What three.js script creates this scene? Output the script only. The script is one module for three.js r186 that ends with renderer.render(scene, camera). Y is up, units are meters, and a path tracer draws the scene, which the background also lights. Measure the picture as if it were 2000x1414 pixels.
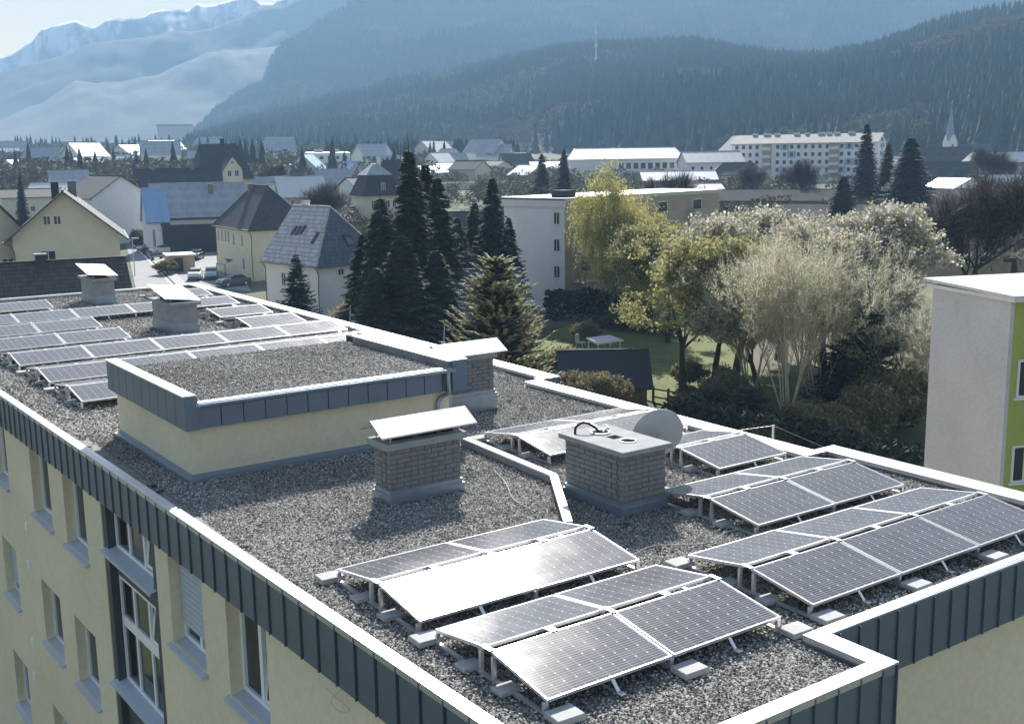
import * as THREE from 'three';
import { mergeGeometries } from 'three/addons/utils/BufferGeometryUtils.js';

// ---------------------------------------------------------------- camera, sky, sun, exposure
const scene = new THREE.Scene();
const renderer = new THREE.WebGLRenderer({ antialias: true });
renderer.toneMapping = THREE.LinearToneMapping;
renderer.toneMappingExposure = 2.5;
renderer.shadowMap.enabled = true;
const camera = new THREE.PerspectiveCamera(35.37, 1024 / 723, 0.1, 40000);
camera.position.set(-7.172, 5.333, -1.633);
camera.rotation.set(-0.18184, -0.61033, -0.01484, 'YXZ');

const SUN = new THREE.Vector3(0.464, 0.588, -0.663).normalize();   // ahead of the camera, above the frame
{
  const W = 720, H = 360, data = new Float32Array(W * H * 4), d = new THREE.Vector3();
  for (let j = 0; j < H; j++) for (let i = 0; i < W; i++) {
    const el = ((j + 0.5) / H - 0.5) * Math.PI, az = ((i + 0.5) / W - 0.5) * 2 * Math.PI;
    d.set(Math.cos(el) * Math.cos(az), Math.sin(el), Math.cos(el) * Math.sin(az));
    const up = Math.max(0, d.y), k = Math.pow(1 - up, 3.2);
    const ang = Math.acos(Math.min(1, d.dot(SUN))) * 57.3;
    const glow = 1.2 * Math.exp(-ang / 9) + 0.42 * Math.exp(-ang / 24);
    const low = Math.exp(-Math.max(0, el) * 57.3 / 7);      // milky air along the horizon
    const p = (j * W + i) * 4;
    data[p] = 0.05 + 0.28 * k + glow + 1.1 * low;
    data[p + 1] = 0.085 + 0.26 * k + glow * 0.97 + 0.68 * low;
    data[p + 2] = 0.165 + 0.12 * k + glow * 0.93 + 0.14 * low;
    data[p + 3] = 1;
  }
  const sky = new THREE.DataTexture(data, W, H, THREE.RGBAFormat, THREE.FloatType);
  sky.mapping = THREE.EquirectangularReflectionMapping;
  sky.magFilter = sky.minFilter = THREE.LinearFilter;
  sky.needsUpdate = true;
  scene.background = sky;
  scene.environment = sky;
}
const sun = new THREE.DirectionalLight(new THREE.Color(1, 0.955, 0.89), 5.0);
sun.position.copy(SUN).multiplyScalar(120).add(new THREE.Vector3(3, 0, -20));
sun.target.position.set(3, 0, -20);
sun.castShadow = true;
sun.shadow.mapSize.set(4096, 4096);
Object.assign(sun.shadow.camera, { left: -160, right: 160, top: 160, bottom: -160, near: 1, far: 500 });
scene.add(sun, sun.target);
scene.fog = new THREE.FogExp2(new THREE.Color(0.38, 0.66, 1.0), 0.00033);

// ---------------------------------------------------------------- helpers
let seed = 20240411;
const rnd = () => { seed = (seed + 0x6D2B79F5) | 0; let t = Math.imul(seed ^ (seed >>> 15), 1 | seed); t = (t + Math.imul(t ^ (t >>> 7), 61 | t)) ^ t; return ((t ^ (t >>> 14)) >>> 0) / 4294967296; };
const rr = (a, b) => a + (b - a) * rnd();
const clamp = (x, a = 0, b = 1) => Math.min(b, Math.max(a, x));
const mix = (a, b, t) => a + (b - a) * t;
const sstep = (a, b, x) => { const t = clamp((x - a) / (b - a)); return t * t * (3 - 2 * t); };
const hash = (x, y, s = 0) => { let h = (Math.imul(x | 0, 374761393) + Math.imul(y | 0, 668265263) + Math.imul(s | 0, 2147483647 ^ 0x5bd1e995)) | 0; h = Math.imul(h ^ (h >>> 13), 1274126177); h ^= h >>> 16; return (h >>> 0) / 4294967296; };
function vnoise(x, y, s = 0, per = 0) {
  const xi = Math.floor(x), yi = Math.floor(y), fx = x - xi, fy = y - yi;
  const w = (n) => per ? ((n % per) + per) % per : n;
  const u = fx * fx * (3 - 2 * fx), v = fy * fy * (3 - 2 * fy);
  return mix(mix(hash(w(xi), w(yi), s), hash(w(xi + 1), w(yi), s), u), mix(hash(w(xi), w(yi + 1), s), hash(w(xi + 1), w(yi + 1), s), u), v);
}
function fbm(x, y, s = 0, oct = 4, per = 0) { let a = 0, k = 0.5, n = 0; for (let o = 0; o < oct; o++) { a += k * vnoise(x, y, s + o * 17, per); n += k; x *= 2; y *= 2; per *= 2; k *= 0.5; } return a / n; }
const lin = (r, g, b) => new THREE.Color().setRGB(r, g, b);

// a tiling texture in metres: fn(u, v) with u, v in 0..1 gives [r, g, b] in linear 0..1, or one grey
function tex(size, metres, fn, colour = true) {
  const sx = Array.isArray(metres) ? metres[0] : metres, sy = Array.isArray(metres) ? metres[1] : metres;
  const w = Array.isArray(size) ? size[0] : size, h = Array.isArray(size) ? size[1] : size;
  const data = new Uint8Array(w * h * 4), enc = (c) => { c = clamp(c); return 255 * (colour ? (c <= 0.0031308 ? 12.92 * c : 1.055 * Math.pow(c, 1 / 2.4) - 0.055) : c); };
  for (let j = 0; j < h; j++) for (let i = 0; i < w; i++) {
    let c = fn((i + 0.5) / w, (j + 0.5) / h); if (!Array.isArray(c)) c = [c, c, c];
    const p = (j * w + i) * 4; data[p] = enc(c[0]); data[p + 1] = enc(c[1]); data[p + 2] = enc(c[2]); data[p + 3] = 255;
  }
  const t = new THREE.DataTexture(data, w, h, THREE.RGBAFormat);
  t.wrapS = t.wrapT = THREE.RepeatWrapping; t.magFilter = THREE.LinearFilter; t.minFilter = THREE.LinearMipmapLinearFilter; t.generateMipmaps = true;
  t.repeat.set(1 / sx, 1 / sy); if (colour) t.colorSpace = THREE.SRGBColorSpace; t.needsUpdate = true; return t;
}
const std = (o) => new THREE.MeshStandardMaterial({ side: THREE.DoubleSide, ...o });
const plain = (r, g, b, roughness = 0.8, metalness = 0) => std({ color: lin(r, g, b), roughness, metalness });
// a surface with two scales of mottling round one colour
function mottled(r, g, b, { m = 3, amt = 0.16, rough = 0.85, metal = 0, bump = 0, fine = 0.08, s = 1, size = 256, fx = 24, fy = 24 } = {}) {
  const map = tex(size, m, (u, v) => { const k = 1 + amt * (fbm(u * 4, v * 4, s, 4, 4) - 0.5) * 2 + fine * (vnoise(u * fx * 4, v * fy * 4, s + 5, 0) - 0.5) * 2; return [r * k, g * k, b * k]; });
  const o = { map, roughness: rough, metalness: metal };
  if (bump) { o.bumpMap = tex(size, m, (u, v) => fbm(u * 32, v * 32, s + 9, 3, 32), false); o.bumpScale = bump; }
  return std(o);
}
function uvm(g, k = 1) {            // texture coordinates in metres, by the way each face points
  if (!g.attributes.normal) g.computeVertexNormals();
  const p = g.attributes.position, n = g.attributes.normal, uv = new Float32Array(p.count * 2);
  for (let i = 0; i < p.count; i++) {
    const ax = Math.abs(n.getX(i)), ay = Math.abs(n.getY(i)), az = Math.abs(n.getZ(i));
    uv[2 * i] = k * (ax > ay && ax > az ? p.getZ(i) : p.getX(i));
    uv[2 * i + 1] = k * (ay >= ax && ay >= az ? p.getZ(i) : p.getY(i));
  }
  g.setAttribute('uv', new THREE.BufferAttribute(uv, 2)); return g;
}
function bx(x0, x1, y0, y1, z0, z1) { const g = new THREE.BoxGeometry(Math.abs(x1 - x0), Math.abs(y1 - y0), Math.abs(z1 - z0)); g.translate((x0 + x1) / 2, (y0 + y1) / 2, (z0 + z1) / 2); return uvm(g); }
// triangles and quads from points: polys = [[p, p, p, (p)], ...], each p = [x, y, z]
function poly(polys) {
  const a = []; for (const q of polys) { for (let i = 1; i + 1 < q.length; i++) a.push(...q[0], ...q[i], ...q[i + 1]); }
  const g = new THREE.BufferGeometry(); g.setAttribute('position', new THREE.Float32BufferAttribute(a, 3)); g.computeVertexNormals(); return uvm(g);
}
// a bar of square section between two points
function bar(a, b, w, h = w) {
  const A = new THREE.Vector3(...a), B = new THREE.Vector3(...b), L = A.distanceTo(B), g = new THREE.BoxGeometry(w, h, L); uvm(g);
  const m = new THREE.Matrix4().lookAt(A, B, Math.abs(B.y - A.y) > 0.99 * L ? new THREE.Vector3(1, 0, 0) : new THREE.Vector3(0, 1, 0)); m.setPosition(A.add(B).multiplyScalar(0.5)); return g.applyMatrix4(m);
}
function tube(pts, r, sides = 6, seg = 0, r2 = r) {
  const c = new THREE.CatmullRomCurve3(pts.map((p) => new THREE.Vector3(...p))); return uvm(new THREE.TubeGeometry(c, seg || pts.length * 4, r, sides, false));
}
const cyl = (r0, r1, y0, y1, x, z, n = 16) => { const g = new THREE.CylinderGeometry(r1, r0, y1 - y0, n); g.translate(x, (y0 + y1) / 2, z); return uvm(g); };
function join(gs) {
  gs = (Array.isArray(gs) ? gs : [gs]).map((g) => { g = g.index ? g.toNonIndexed() : g; for (const k of Object.keys(g.attributes)) if (!['position', 'normal', 'uv', 'color'].includes(k)) g.deleteAttribute(k); return g; });
  return gs.length === 1 ? gs[0] : mergeGeometries(gs);
}
const taken = new Map();
function numbered(n) { const k = taken.get(n) || 0; taken.set(n, k + 1); return k ? n + '_' + String(k).padStart(3, '0') : n; }
function mesh(name, gs, m, parent = scene) {
  const o = new THREE.Mesh(join(gs), m); o.castShadow = o.receiveShadow = true;
  o.name = parent === scene ? numbered(name) : name; parent.add(o); return o;
}
function group(name, parent) { const g = new THREE.Group(); g.name = parent === scene ? numbered(name) : name; parent.add(g); return g; }
function tag(o, label, category, grp, kind) { o.userData = { label, category }; if (grp) o.userData.group = grp; if (kind) o.userData.kind = kind; return o; }
function thing(name, label, category, [x, y, z] = [0, 0, 0], turn = 0, grp) { const o = group(name, scene); o.position.set(x, y, z); o.rotation.y = turn; return tag(o, label, category, grp); }
function struct(name, gs, m) { const o = mesh(name, gs, m); o.userData.kind = 'structure'; return o; }
function dup(src, label, [x, y, z], turn = 0, s = 1, grp) {
  const o = src.clone(); o.name = numbered(src.name.replace(/_\d{3}$/, '')); scene.add(o); o.position.set(x, y, z); o.rotation.y = turn; Array.isArray(s) ? o.scale.set(...s) : o.scale.setScalar(s);
  o.userData = { ...src.userData, label }; if (grp) o.userData.group = grp; return o;
}
// the land: flat round the block, then rising evenly towards the mountains; bearings are degrees right of -z seen from the survey point
const SP = [-7.17, -1.63];
const land = (d) => d < 95 ? -13 : -13 + 0.0225 * (d - 95);
function pol(b, d) { const a = b * Math.PI / 180; return [SP[0] + d * Math.sin(a), SP[1] - d * Math.cos(a)]; }
function at(b, d, up = 0) { const [x, z] = pol(b, d); return [x, land(d) + up, z]; }
const landAt = (x, z) => land(Math.hypot(x - SP[0], z - SP[1]));
const face = (b) => -b * Math.PI / 180;      // turns a thing's +z side back towards the survey point
// ---------------------------------------------------------------- materials of the block
const M = {
  stucco: mottled(0.67, 0.61, 0.44, { m: 6.4, amt: 0.09, fine: 0.05, rough: 0.95, bump: 0.006, s: 3, size: 512 }),
  fascia: mottled(0.14, 0.188, 0.25, { m: 1.9, amt: 0.14, fine: 0.03, rough: 0.46, metal: 0.55, s: 5 }),
  fasciaBack: plain(0.03, 0.035, 0.04, 0.8),
  coping: mottled(0.52, 0.55, 0.58, { m: 1.3, amt: 0.13, fine: 0.05, rough: 0.42, metal: 0.8, s: 7 }),
  inner: mottled(0.20, 0.21, 0.22, { m: 0.9, amt: 0.25, rough: 0.9, s: 8 }),
  gravelBed: mottled(0.23, 0.225, 0.21, { m: 1.7, amt: 0.3, fine: 0.6, rough: 1, s: 11, size: 512, bump: 0.02 }),
  alu: mottled(0.70, 0.71, 0.73, { m: 0.7, amt: 0.06, rough: 0.36, metal: 0.75, s: 13 }),
  steel: mottled(0.52, 0.54, 0.56, { m: 0.6, amt: 0.12, rough: 0.45, metal: 0.8, s: 14 }),
  whiteFrame: plain(0.78, 0.79, 0.80, 0.45),
  pane: std({ color: lin(0.018, 0.022, 0.026), roughness: 0.06, metalness: 0 }),
  blind: mottled(0.42, 0.46, 0.52, { m: 0.5, amt: 0.05, rough: 0.7, s: 15 }),
  sill: mottled(0.50, 0.55, 0.61, { m: 0.8, amt: 0.08, rough: 0.5, metal: 0.35, s: 16 }),
  darkPanel: mottled(0.075, 0.085, 0.095, { m: 1.5, amt: 0.1, rough: 0.6, metal: 0.2, s: 17 }),
  brick: [0, 1, 2, 3].map((i) => { const k = [1, 0.93, 1.06, 0.97][i]; return mottled(0.20 * k, 0.203 * k, 0.205 * k, { m: 0.3, amt: 0.22, fine: 0.12, rough: 0.95, s: 20 + i, size: 128, bump: 0.002 }); }),
  mortar: mottled(0.185, 0.187, 0.187, { m: 0.4, amt: 0.2, rough: 1, s: 25 }),
  concrete: mottled(0.30, 0.305, 0.305, { m: 0.8, amt: 0.2, fine: 0.1, rough: 0.95, s: 26, bump: 0.003 }),
  flashing: mottled(0.30, 0.36, 0.43, { m: 0.7, amt: 0.12, rough: 0.4, metal: 0.7, s: 27 }),
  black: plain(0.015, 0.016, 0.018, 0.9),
  rubber: plain(0.02, 0.02, 0.022, 0.7),
};
const NOSE = 0.0221;                                   // the long street front runs off square by this much
const fm = new THREE.Matrix4().makeRotationY(NOSE).setPosition(-1.715, 0, -8.45);   // front frame: -z along the wall, -x out of it
const onFront = (g) => g.applyMatrix4(fm);

// ---------------------------------------------------------------- the block with the gravel roof
const block = thing('apartment_building', 'yellow rendered block with dark seamed metal fascia and flat gravel roof in the foreground', 'apartment building');
const LEN = 40.2;
// openings on the street front: z0 (near) .. z1 (far) in front-frame metres
const openings = [];                                    // {s0, s1, y0, y1, kind}
const storey = 2.97, tops = -0.74;
const colS = [[6.5, 7.85, 'tilt'], [8.75, 10.15, 'blind'], [14.65, 16.1, 'casement'], [17.15, 18.65, 'casement'], [20.9, 22.3, 'narrow'], [25.2, 26.6, 'casement']];
for (const [s0, s1, k] of colS) for (let f = 0; f < 4; f++) openings.push({ s0, s1, y0: -2.2 - f * storey, y1: tops - f * storey, kind: f === 0 ? k : (Math.round(s0 * 7) + f) % 3 === 0 ? 'blind' : (Math.round(s0 * 3) + f) % 4 === 0 ? 'tilt' : 'casement' });
const bay = { s0: 10.75, s1: 13.6 };
openings.push({ s0: bay.s0, s1: bay.s1, y0: -12.4, y1: -0.66, kind: 'bay' });
{ // wall of the street front, cut round its openings
  const ss = [...new Set([0, LEN, ...openings.flatMap((o) => [o.s0, o.s1])])].sort((a, b) => a - b);
  const ys = [...new Set([-13.2, 0, ...openings.flatMap((o) => [o.y0, o.y1])])].sort((a, b) => a - b);
  const q = [];
  for (let i = 0; i + 1 < ss.length; i++) for (let j = 0; j + 1 < ys.length; j++) {
    const a = ss[i], b = ss[i + 1], c = ys[j], d = ys[j + 1], ms = (a + b) / 2, my = (c + d) / 2;
    if (openings.some((o) => ms > o.s0 && ms < o.s1 && my > o.y0 && my < o.y1)) continue;
    q.push([[0, c, -a], [0, d, -a], [0, d, -b], [0, c, -b]]);
  }
  for (const o of openings) { const D = o.kind === 'bay' ? 0.34 : 0.3; q.push([[0, o.y0, -o.s0], [0, o.y1, -o.s0], [D, o.y1, -o.s0], [D, o.y0, -o.s0]], [[0, o.y0, -o.s1], [0, o.y1, -o.s1], [D, o.y1, -o.s1], [D, o.y0, -o.s1]], [[0, o.y1, -o.s0], [0, o.y1, -o.s1], [D, o.y1, -o.s1], [D, o.y1, -o.s0]], [[0, o.y0, -o.s0], [0, o.y0, -o.s1], [D, o.y0, -o.s1], [D, o.y0, -o.s0]]); }
  mesh('wall', onFront(poly(q)), M.stucco, block);
  const P = [[2.3, -8.45], [2.3, -9.3], [8.78, -9.3], [8.78, -14.5], [8.25, -14.5], [8.25, -22.72], [8.88, -22.72], [9.38, -48.6], [-2.6, -48.62]];
  const r = []; let prev = [-1.715, -8.45];
  for (const p of P) { r.push([[prev[0], -13.2, prev[1]], [prev[0], 0, prev[1]], [p[0], 0, p[1]], [p[0], -13.2, p[1]]]); prev = p; }
  mesh('wall', poly(r), M.stucco, block);
  const sh = new THREE.Shape([[-1.715, -8.45], ...P].map(([x, z]) => new THREE.Vector2(x, -z)));
  const g = new THREE.ShapeGeometry(sh); g.rotateX(-Math.PI / 2); g.translate(0, -0.03, 0);
  mesh('gravel_bed', uvm(g), M.gravelBed, block);
}
// windows of the street front
function winFrame(s0, s1, y0, y1, d, w = 0.07, t = 0.06) { return [bx(d, d + t, y0, y1, -s0 - w, -s0), bx(d, d + t, y0, y1, -s1, -s1 + w), bx(d, d + t, y0, y0 + w, -s1 + w, -s0 - w), bx(d, d + t, y1 - w, y1, -s1 + w, -s0 - w)]; }
// a bottom-hung sash leaning into the room
function tiltSash(w, s0, s1, y0, y1, D) {
  const lean = (g) => onFront(g.applyMatrix4(new THREE.Matrix4().makeRotationZ(-0.12)).translate(D + 0.01, y0, 0)), h = y1 - y0;
  mesh('sash', winFrame(s0, s1, 0, h, 0, 0.055, 0.04).map(lean), M.whiteFrame, w);
  mesh('sash_pane', lean(bx(0.015, 0.025, 0.05, h - 0.05, -s1 + 0.05, -s0 - 0.05)), M.pane, w);
}
for (const o of openings) {
  if (o.kind === 'bay') continue;
  const w = group('window', block), D = 0.2, { s0, s1, y0, y1 } = o, mid = (s0 + s1) / 2;
  const fr = [...winFrame(s0, s1, y0 + 0.04, y1, D)];
  fr.push(bx(D, D + 0.06, y0 + 0.11, y1 - 0.07, -mid - 0.05, -mid + 0.05));
  mesh('frame', fr.map(onFront), M.whiteFrame, w);
  mesh('pane', onFront(bx(D + 0.045, D + 0.055, y0 + 0.1, y1 - 0.06, -s1 + 0.06, o.kind === 'tilt' ? -mid : -s0 - 0.06)), M.pane, w);
  mesh('sill', [onFront(poly([[[-0.09, y0 - 0.03, -s0 + 0.05], [D, y0 + 0.035, -s0 + 0.05], [D, y0 + 0.035, -s1 - 0.05], [-0.09, y0 - 0.03, -s1 - 0.05]], [[-0.09, y0 - 0.03, -s0 + 0.05], [-0.09, y0 - 0.075, -s0 + 0.05], [-0.09, y0 - 0.075, -s1 - 0.05], [-0.09, y0 - 0.03, -s1 - 0.05]], [[-0.09, y0 - 0.03, -s0 + 0.05], [-0.09, y0 - 0.075, -s0 + 0.05], [0, y0 - 0.075, -s0 + 0.05], [0, y0, -s0 + 0.05]], [[-0.09, y0 - 0.03, -s1 - 0.05], [-0.09, y0 - 0.075, -s1 - 0.05], [0, y0 - 0.075, -s1 - 0.05], [0, y0, -s1 - 0.05]]]))], M.sill, w);
  if (o.kind === 'blind') mesh('roller_blind', Array.from({ length: 12 }, (_, i) => onFront(bx(D - 0.03, D - 0.015, y0 + 0.3 + i * (y1 - y0 - 0.34) / 12, y0 + 0.3 + (i + 0.93) * (y1 - y0 - 0.34) / 12, -s1 + 0.03, -s0 - 0.03))), M.blind, w);
  if (o.kind === 'tilt') tiltSash(w, s0 + 0.07, mid - 0.02, y0 + 0.12, y1 - 0.08, D);
}
for (const [sv, yv] of [[19.5, -2.76], [19.63, -3.69], [19.98, -5.67], [20.16, -6.62]]) mesh('wall_vent', [onFront(bx(-0.02, 0, yv - 0.1, yv + 0.1, -sv - 0.09, -sv + 0.09)), onFront(bx(-0.03, -0.02, yv - 0.075, yv + 0.075, -sv - 0.06, -sv + 0.06))], M.whiteFrame, block);
{ // the dark stairwell bay
  const w = group('stairwell_bay', block), { s0, s1 } = bay, D = 0.16;
  const wins = [[-1.55, -0.66]]; for (let k = 0; k < 3; k++) wins.push([-4.1 - k * storey, -2.05 - k * storey]);
  const pan = []; let top = -0.66;
  for (const [a, b] of wins) { if (b < top - 0.05) pan.push([b, top]); top = a; } pan.push([-12.4, top]);
  for (const [a, b] of pan) mesh('spandrel', onFront(bx(D - 0.02, D + 0.06, a, b, -s1 + 0.22, -s0 - 0.22)), M.darkPanel, w);
  for (const [a, b] of [[s0, s0 + 0.22], [s1 - 0.22, s1]]) mesh('pilaster', onFront(bx(0.02, D + 0.1, -12.4, -0.66, -b, -a)), M.darkPanel, w);
  for (const [a, b] of wins) {
    const x0 = s0 + 0.24, x1 = s1 - 0.24, fr = winFrame(x0, x1, a, b, D, 0.07, 0.06), n = 3;
    for (let i = 1; i < n; i++) { const c = mix(x0, x1, i / n); fr.push(bx(D, D + 0.06, a + 0.07, b - 0.07, -c - 0.04, -c + 0.04)); }
    if (b - a > 1.5) { const c = a + (b - a) * 0.58; fr.push(bx(D - 0.005, D + 0.055, c - 0.1, c + 0.1, -x1 + 0.08, -x0 - 0.08)); }
    mesh('frame', fr.map(onFront), M.whiteFrame, w);
    const cut = b - a > 1.5 ? a + (b - a) * 0.58 : a;
    for (let i = 0; i < n; i++) { const p0 = mix(x0, x1, i / n), p1 = mix(x0, x1, (i + 1) / n); mesh('pane', onFront(bx(D + 0.035, D + 0.045, a + 0.06, i ? b - 0.06 : Math.max(cut, a + 0.08), -p1 + 0.03, -p0 - 0.03)), M.pane, w); }
    tiltSash(w, x0 + 0.07, mix(x0, x1, 1 / 3) - 0.04, Math.max(cut + 0.1, a + 0.07), b - 0.07, D);
    mesh('sill', onFront(poly([[[-0.1, a - 0.05, -x0 + 0.16], [D, a + 0.01, -x0 + 0.16], [D, a + 0.01, -x1 - 0.16], [-0.1, a - 0.05, -x1 - 0.16]], [[-0.1, a - 0.05, -x0 + 0.16], [-0.1, a - 0.1, -x0 + 0.16], [-0.1, a - 0.1, -x1 - 0.16], [-0.1, a - 0.05, -x1 - 0.16]]])), M.sill, w);
  }
}
{ // seamed metal fascia, sheet by sheet, over a dark backing
  const y0 = -0.67, y1 = 0.075, run = (fnBox, len, step, off = 0) => { for (let a = off; a < len - 0.02; a += step) fnBox(Math.max(a, 0), Math.min(a + step - 0.028, len)); };
  mesh('fascia_backing', [onFront(bx(-0.05, -0.004, y0 + 0.01, y1 - 0.01, -LEN, 0.05)), bx(-1.7, 2.34, y0 + 0.01, y1 - 0.01, -8.445, -8.40), bx(2.345, 8.82, y0 + 0.01, y1 - 0.01, -9.295, -9.25), bx(2.305, 2.342, y0 + 0.01, y1 - 0.01, -9.245, -8.395), bx(8.785, 8.83, y0, y1 - 0.01, -14.5, -9.3), bx(8.255, 8.3, y0, y1 - 0.01, -22.7, -14.55)], M.fasciaBack, block);
  const sheet = (w, hh = y1 - y0) => join([bx(0, w, 0, hh, 0, 0.02), bx(w - 0.014, w, 0, hh, 0.02, 0.045)]);   // flat sheet with its standing seam
  const cache = new Map(), geo = (w) => { const k = Math.round(w * 1000); if (!cache.has(k)) cache.set(k, join(sheet(w))); return cache.get(k); };
  const lay = (w, m4) => { const o = new THREE.Mesh(geo(w), M.fascia); o.name = 'fascia_sheet'; o.castShadow = o.receiveShadow = true; o.applyMatrix4(m4); block.add(o); };
  run((a, b) => { const m = new THREE.Matrix4().makeRotationY(-Math.PI / 2); m.setPosition(-0.05, y0, -b); lay(b - a, fm.clone().multiply(m)); }, LEN, 0.4555, 0.24 - 0.4555);
  run((a, b) => lay(b - a, new THREE.Matrix4().setPosition(-1.74 + a, y0, -8.398)), 4.1, 0.345, 0.09 - 0.345);
  run((a, b) => lay(b - a, new THREE.Matrix4().setPosition(2.37 + a, y0, -9.248)), 6.5, 0.345, 0.16 - 0.345);
  run((a, b) => { const m = new THREE.Matrix4().makeRotationY(Math.PI / 2); m.setPosition(2.344, y0, -8.4 - a); lay(b - a, m); }, 0.85, 0.42);
  run((a, b) => { const m = new THREE.Matrix4().makeRotationY(Math.PI / 2); m.setPosition(8.3, y0, -14.55 - a); lay(b - a, m); }, 8.15, 0.455);
  run((a, b) => { const m = new THREE.Matrix4().makeRotationY(Math.PI / 2); m.setPosition(8.83, y0, -9.3 - a); lay(b - a, m); }, 5.2, 0.455);
  run((a, b) => lay(b - a, new THREE.Matrix4().setPosition(8.36 + a, y0, -22.7)), 0.56, 0.3);
  run((a, b) => { const m = new THREE.Matrix4().makeRotationY(Math.PI / 2 - 0.0193); m.setPosition(8.91 + a * 0.0193, y0, -22.72 - a); lay(b - a, m); }, 25.9, 0.455);
}
{ // parapet copings in lengths, with a fold along the outer edge
  const prof = (w, len) => [bx(0, w, 0.078, 0.1, 0, len), bx(0, 0.018, 0.02, 0.078, 0, len), bx(w - 0.015, w, 0.03, 0.078, 0, len), bx(0.018, 0.05, 0.1, 0.106, 0, len), bx(w * 0.4, w * 0.4 + 0.012, 0.1, 0.106, 0, len)];
  // from a to b with the inside on the left of travel; width w inwards
  const cope = (a, b, w, joint = 3.0, over = 0.06) => {
    const dx = b[0] - a[0], dz = b[1] - a[1], L = Math.hypot(dx, dz), ang = Math.atan2(dx, dz), n = Math.max(1, Math.round(L / joint));
    for (let i = 0; i < n; i++) {
      const l = L / n - 0.006, t = (i * L) / n;
      const o = mesh('coping', prof(w, l), M.coping, block);
      o.position.set(a[0] + dx / L * t, 0, a[1] + dz / L * t); o.rotation.y = ang;
    }
    const k = mesh('parapet', bx(w * 0.25, w - 0.03, -0.02, 0.076, 0, L), M.inner, block); k.position.set(a[0], 0, a[1]); k.rotation.y = ang;
  };
  // travel keeps +x local pointing inwards: local z along travel, local x = right-hand normal
  cope([-2.68, -48.66], [-1.80, -8.36], 0.17, 3.2);
  cope([-1.62, -8.36], [2.10, -8.36], 0.19, 2.6);
  cope([2.37, -8.36], [2.37, -9.41], 0.27, 3);
  cope([2.376, -9.24], [8.43, -9.24], 0.17, 2.6);
  cope([8.86, -9.24], [8.86, -14.31], 0.42, 2.6);
  cope([8.86, -14.52], [8.335, -14.52], 0.2, 3);
  cope([8.33, -14.32], [8.33, -22.7], 0.42, 3.1);
  cope([8.34, -22.7], [8.51, -22.7], 0.22, 3);
  cope([8.94, -22.7], [9.44, -48.66], 0.42, 3.3);
  cope([9.01, -48.66], [-2.5, -48.66], 0.2, 3.2);
}
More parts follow.
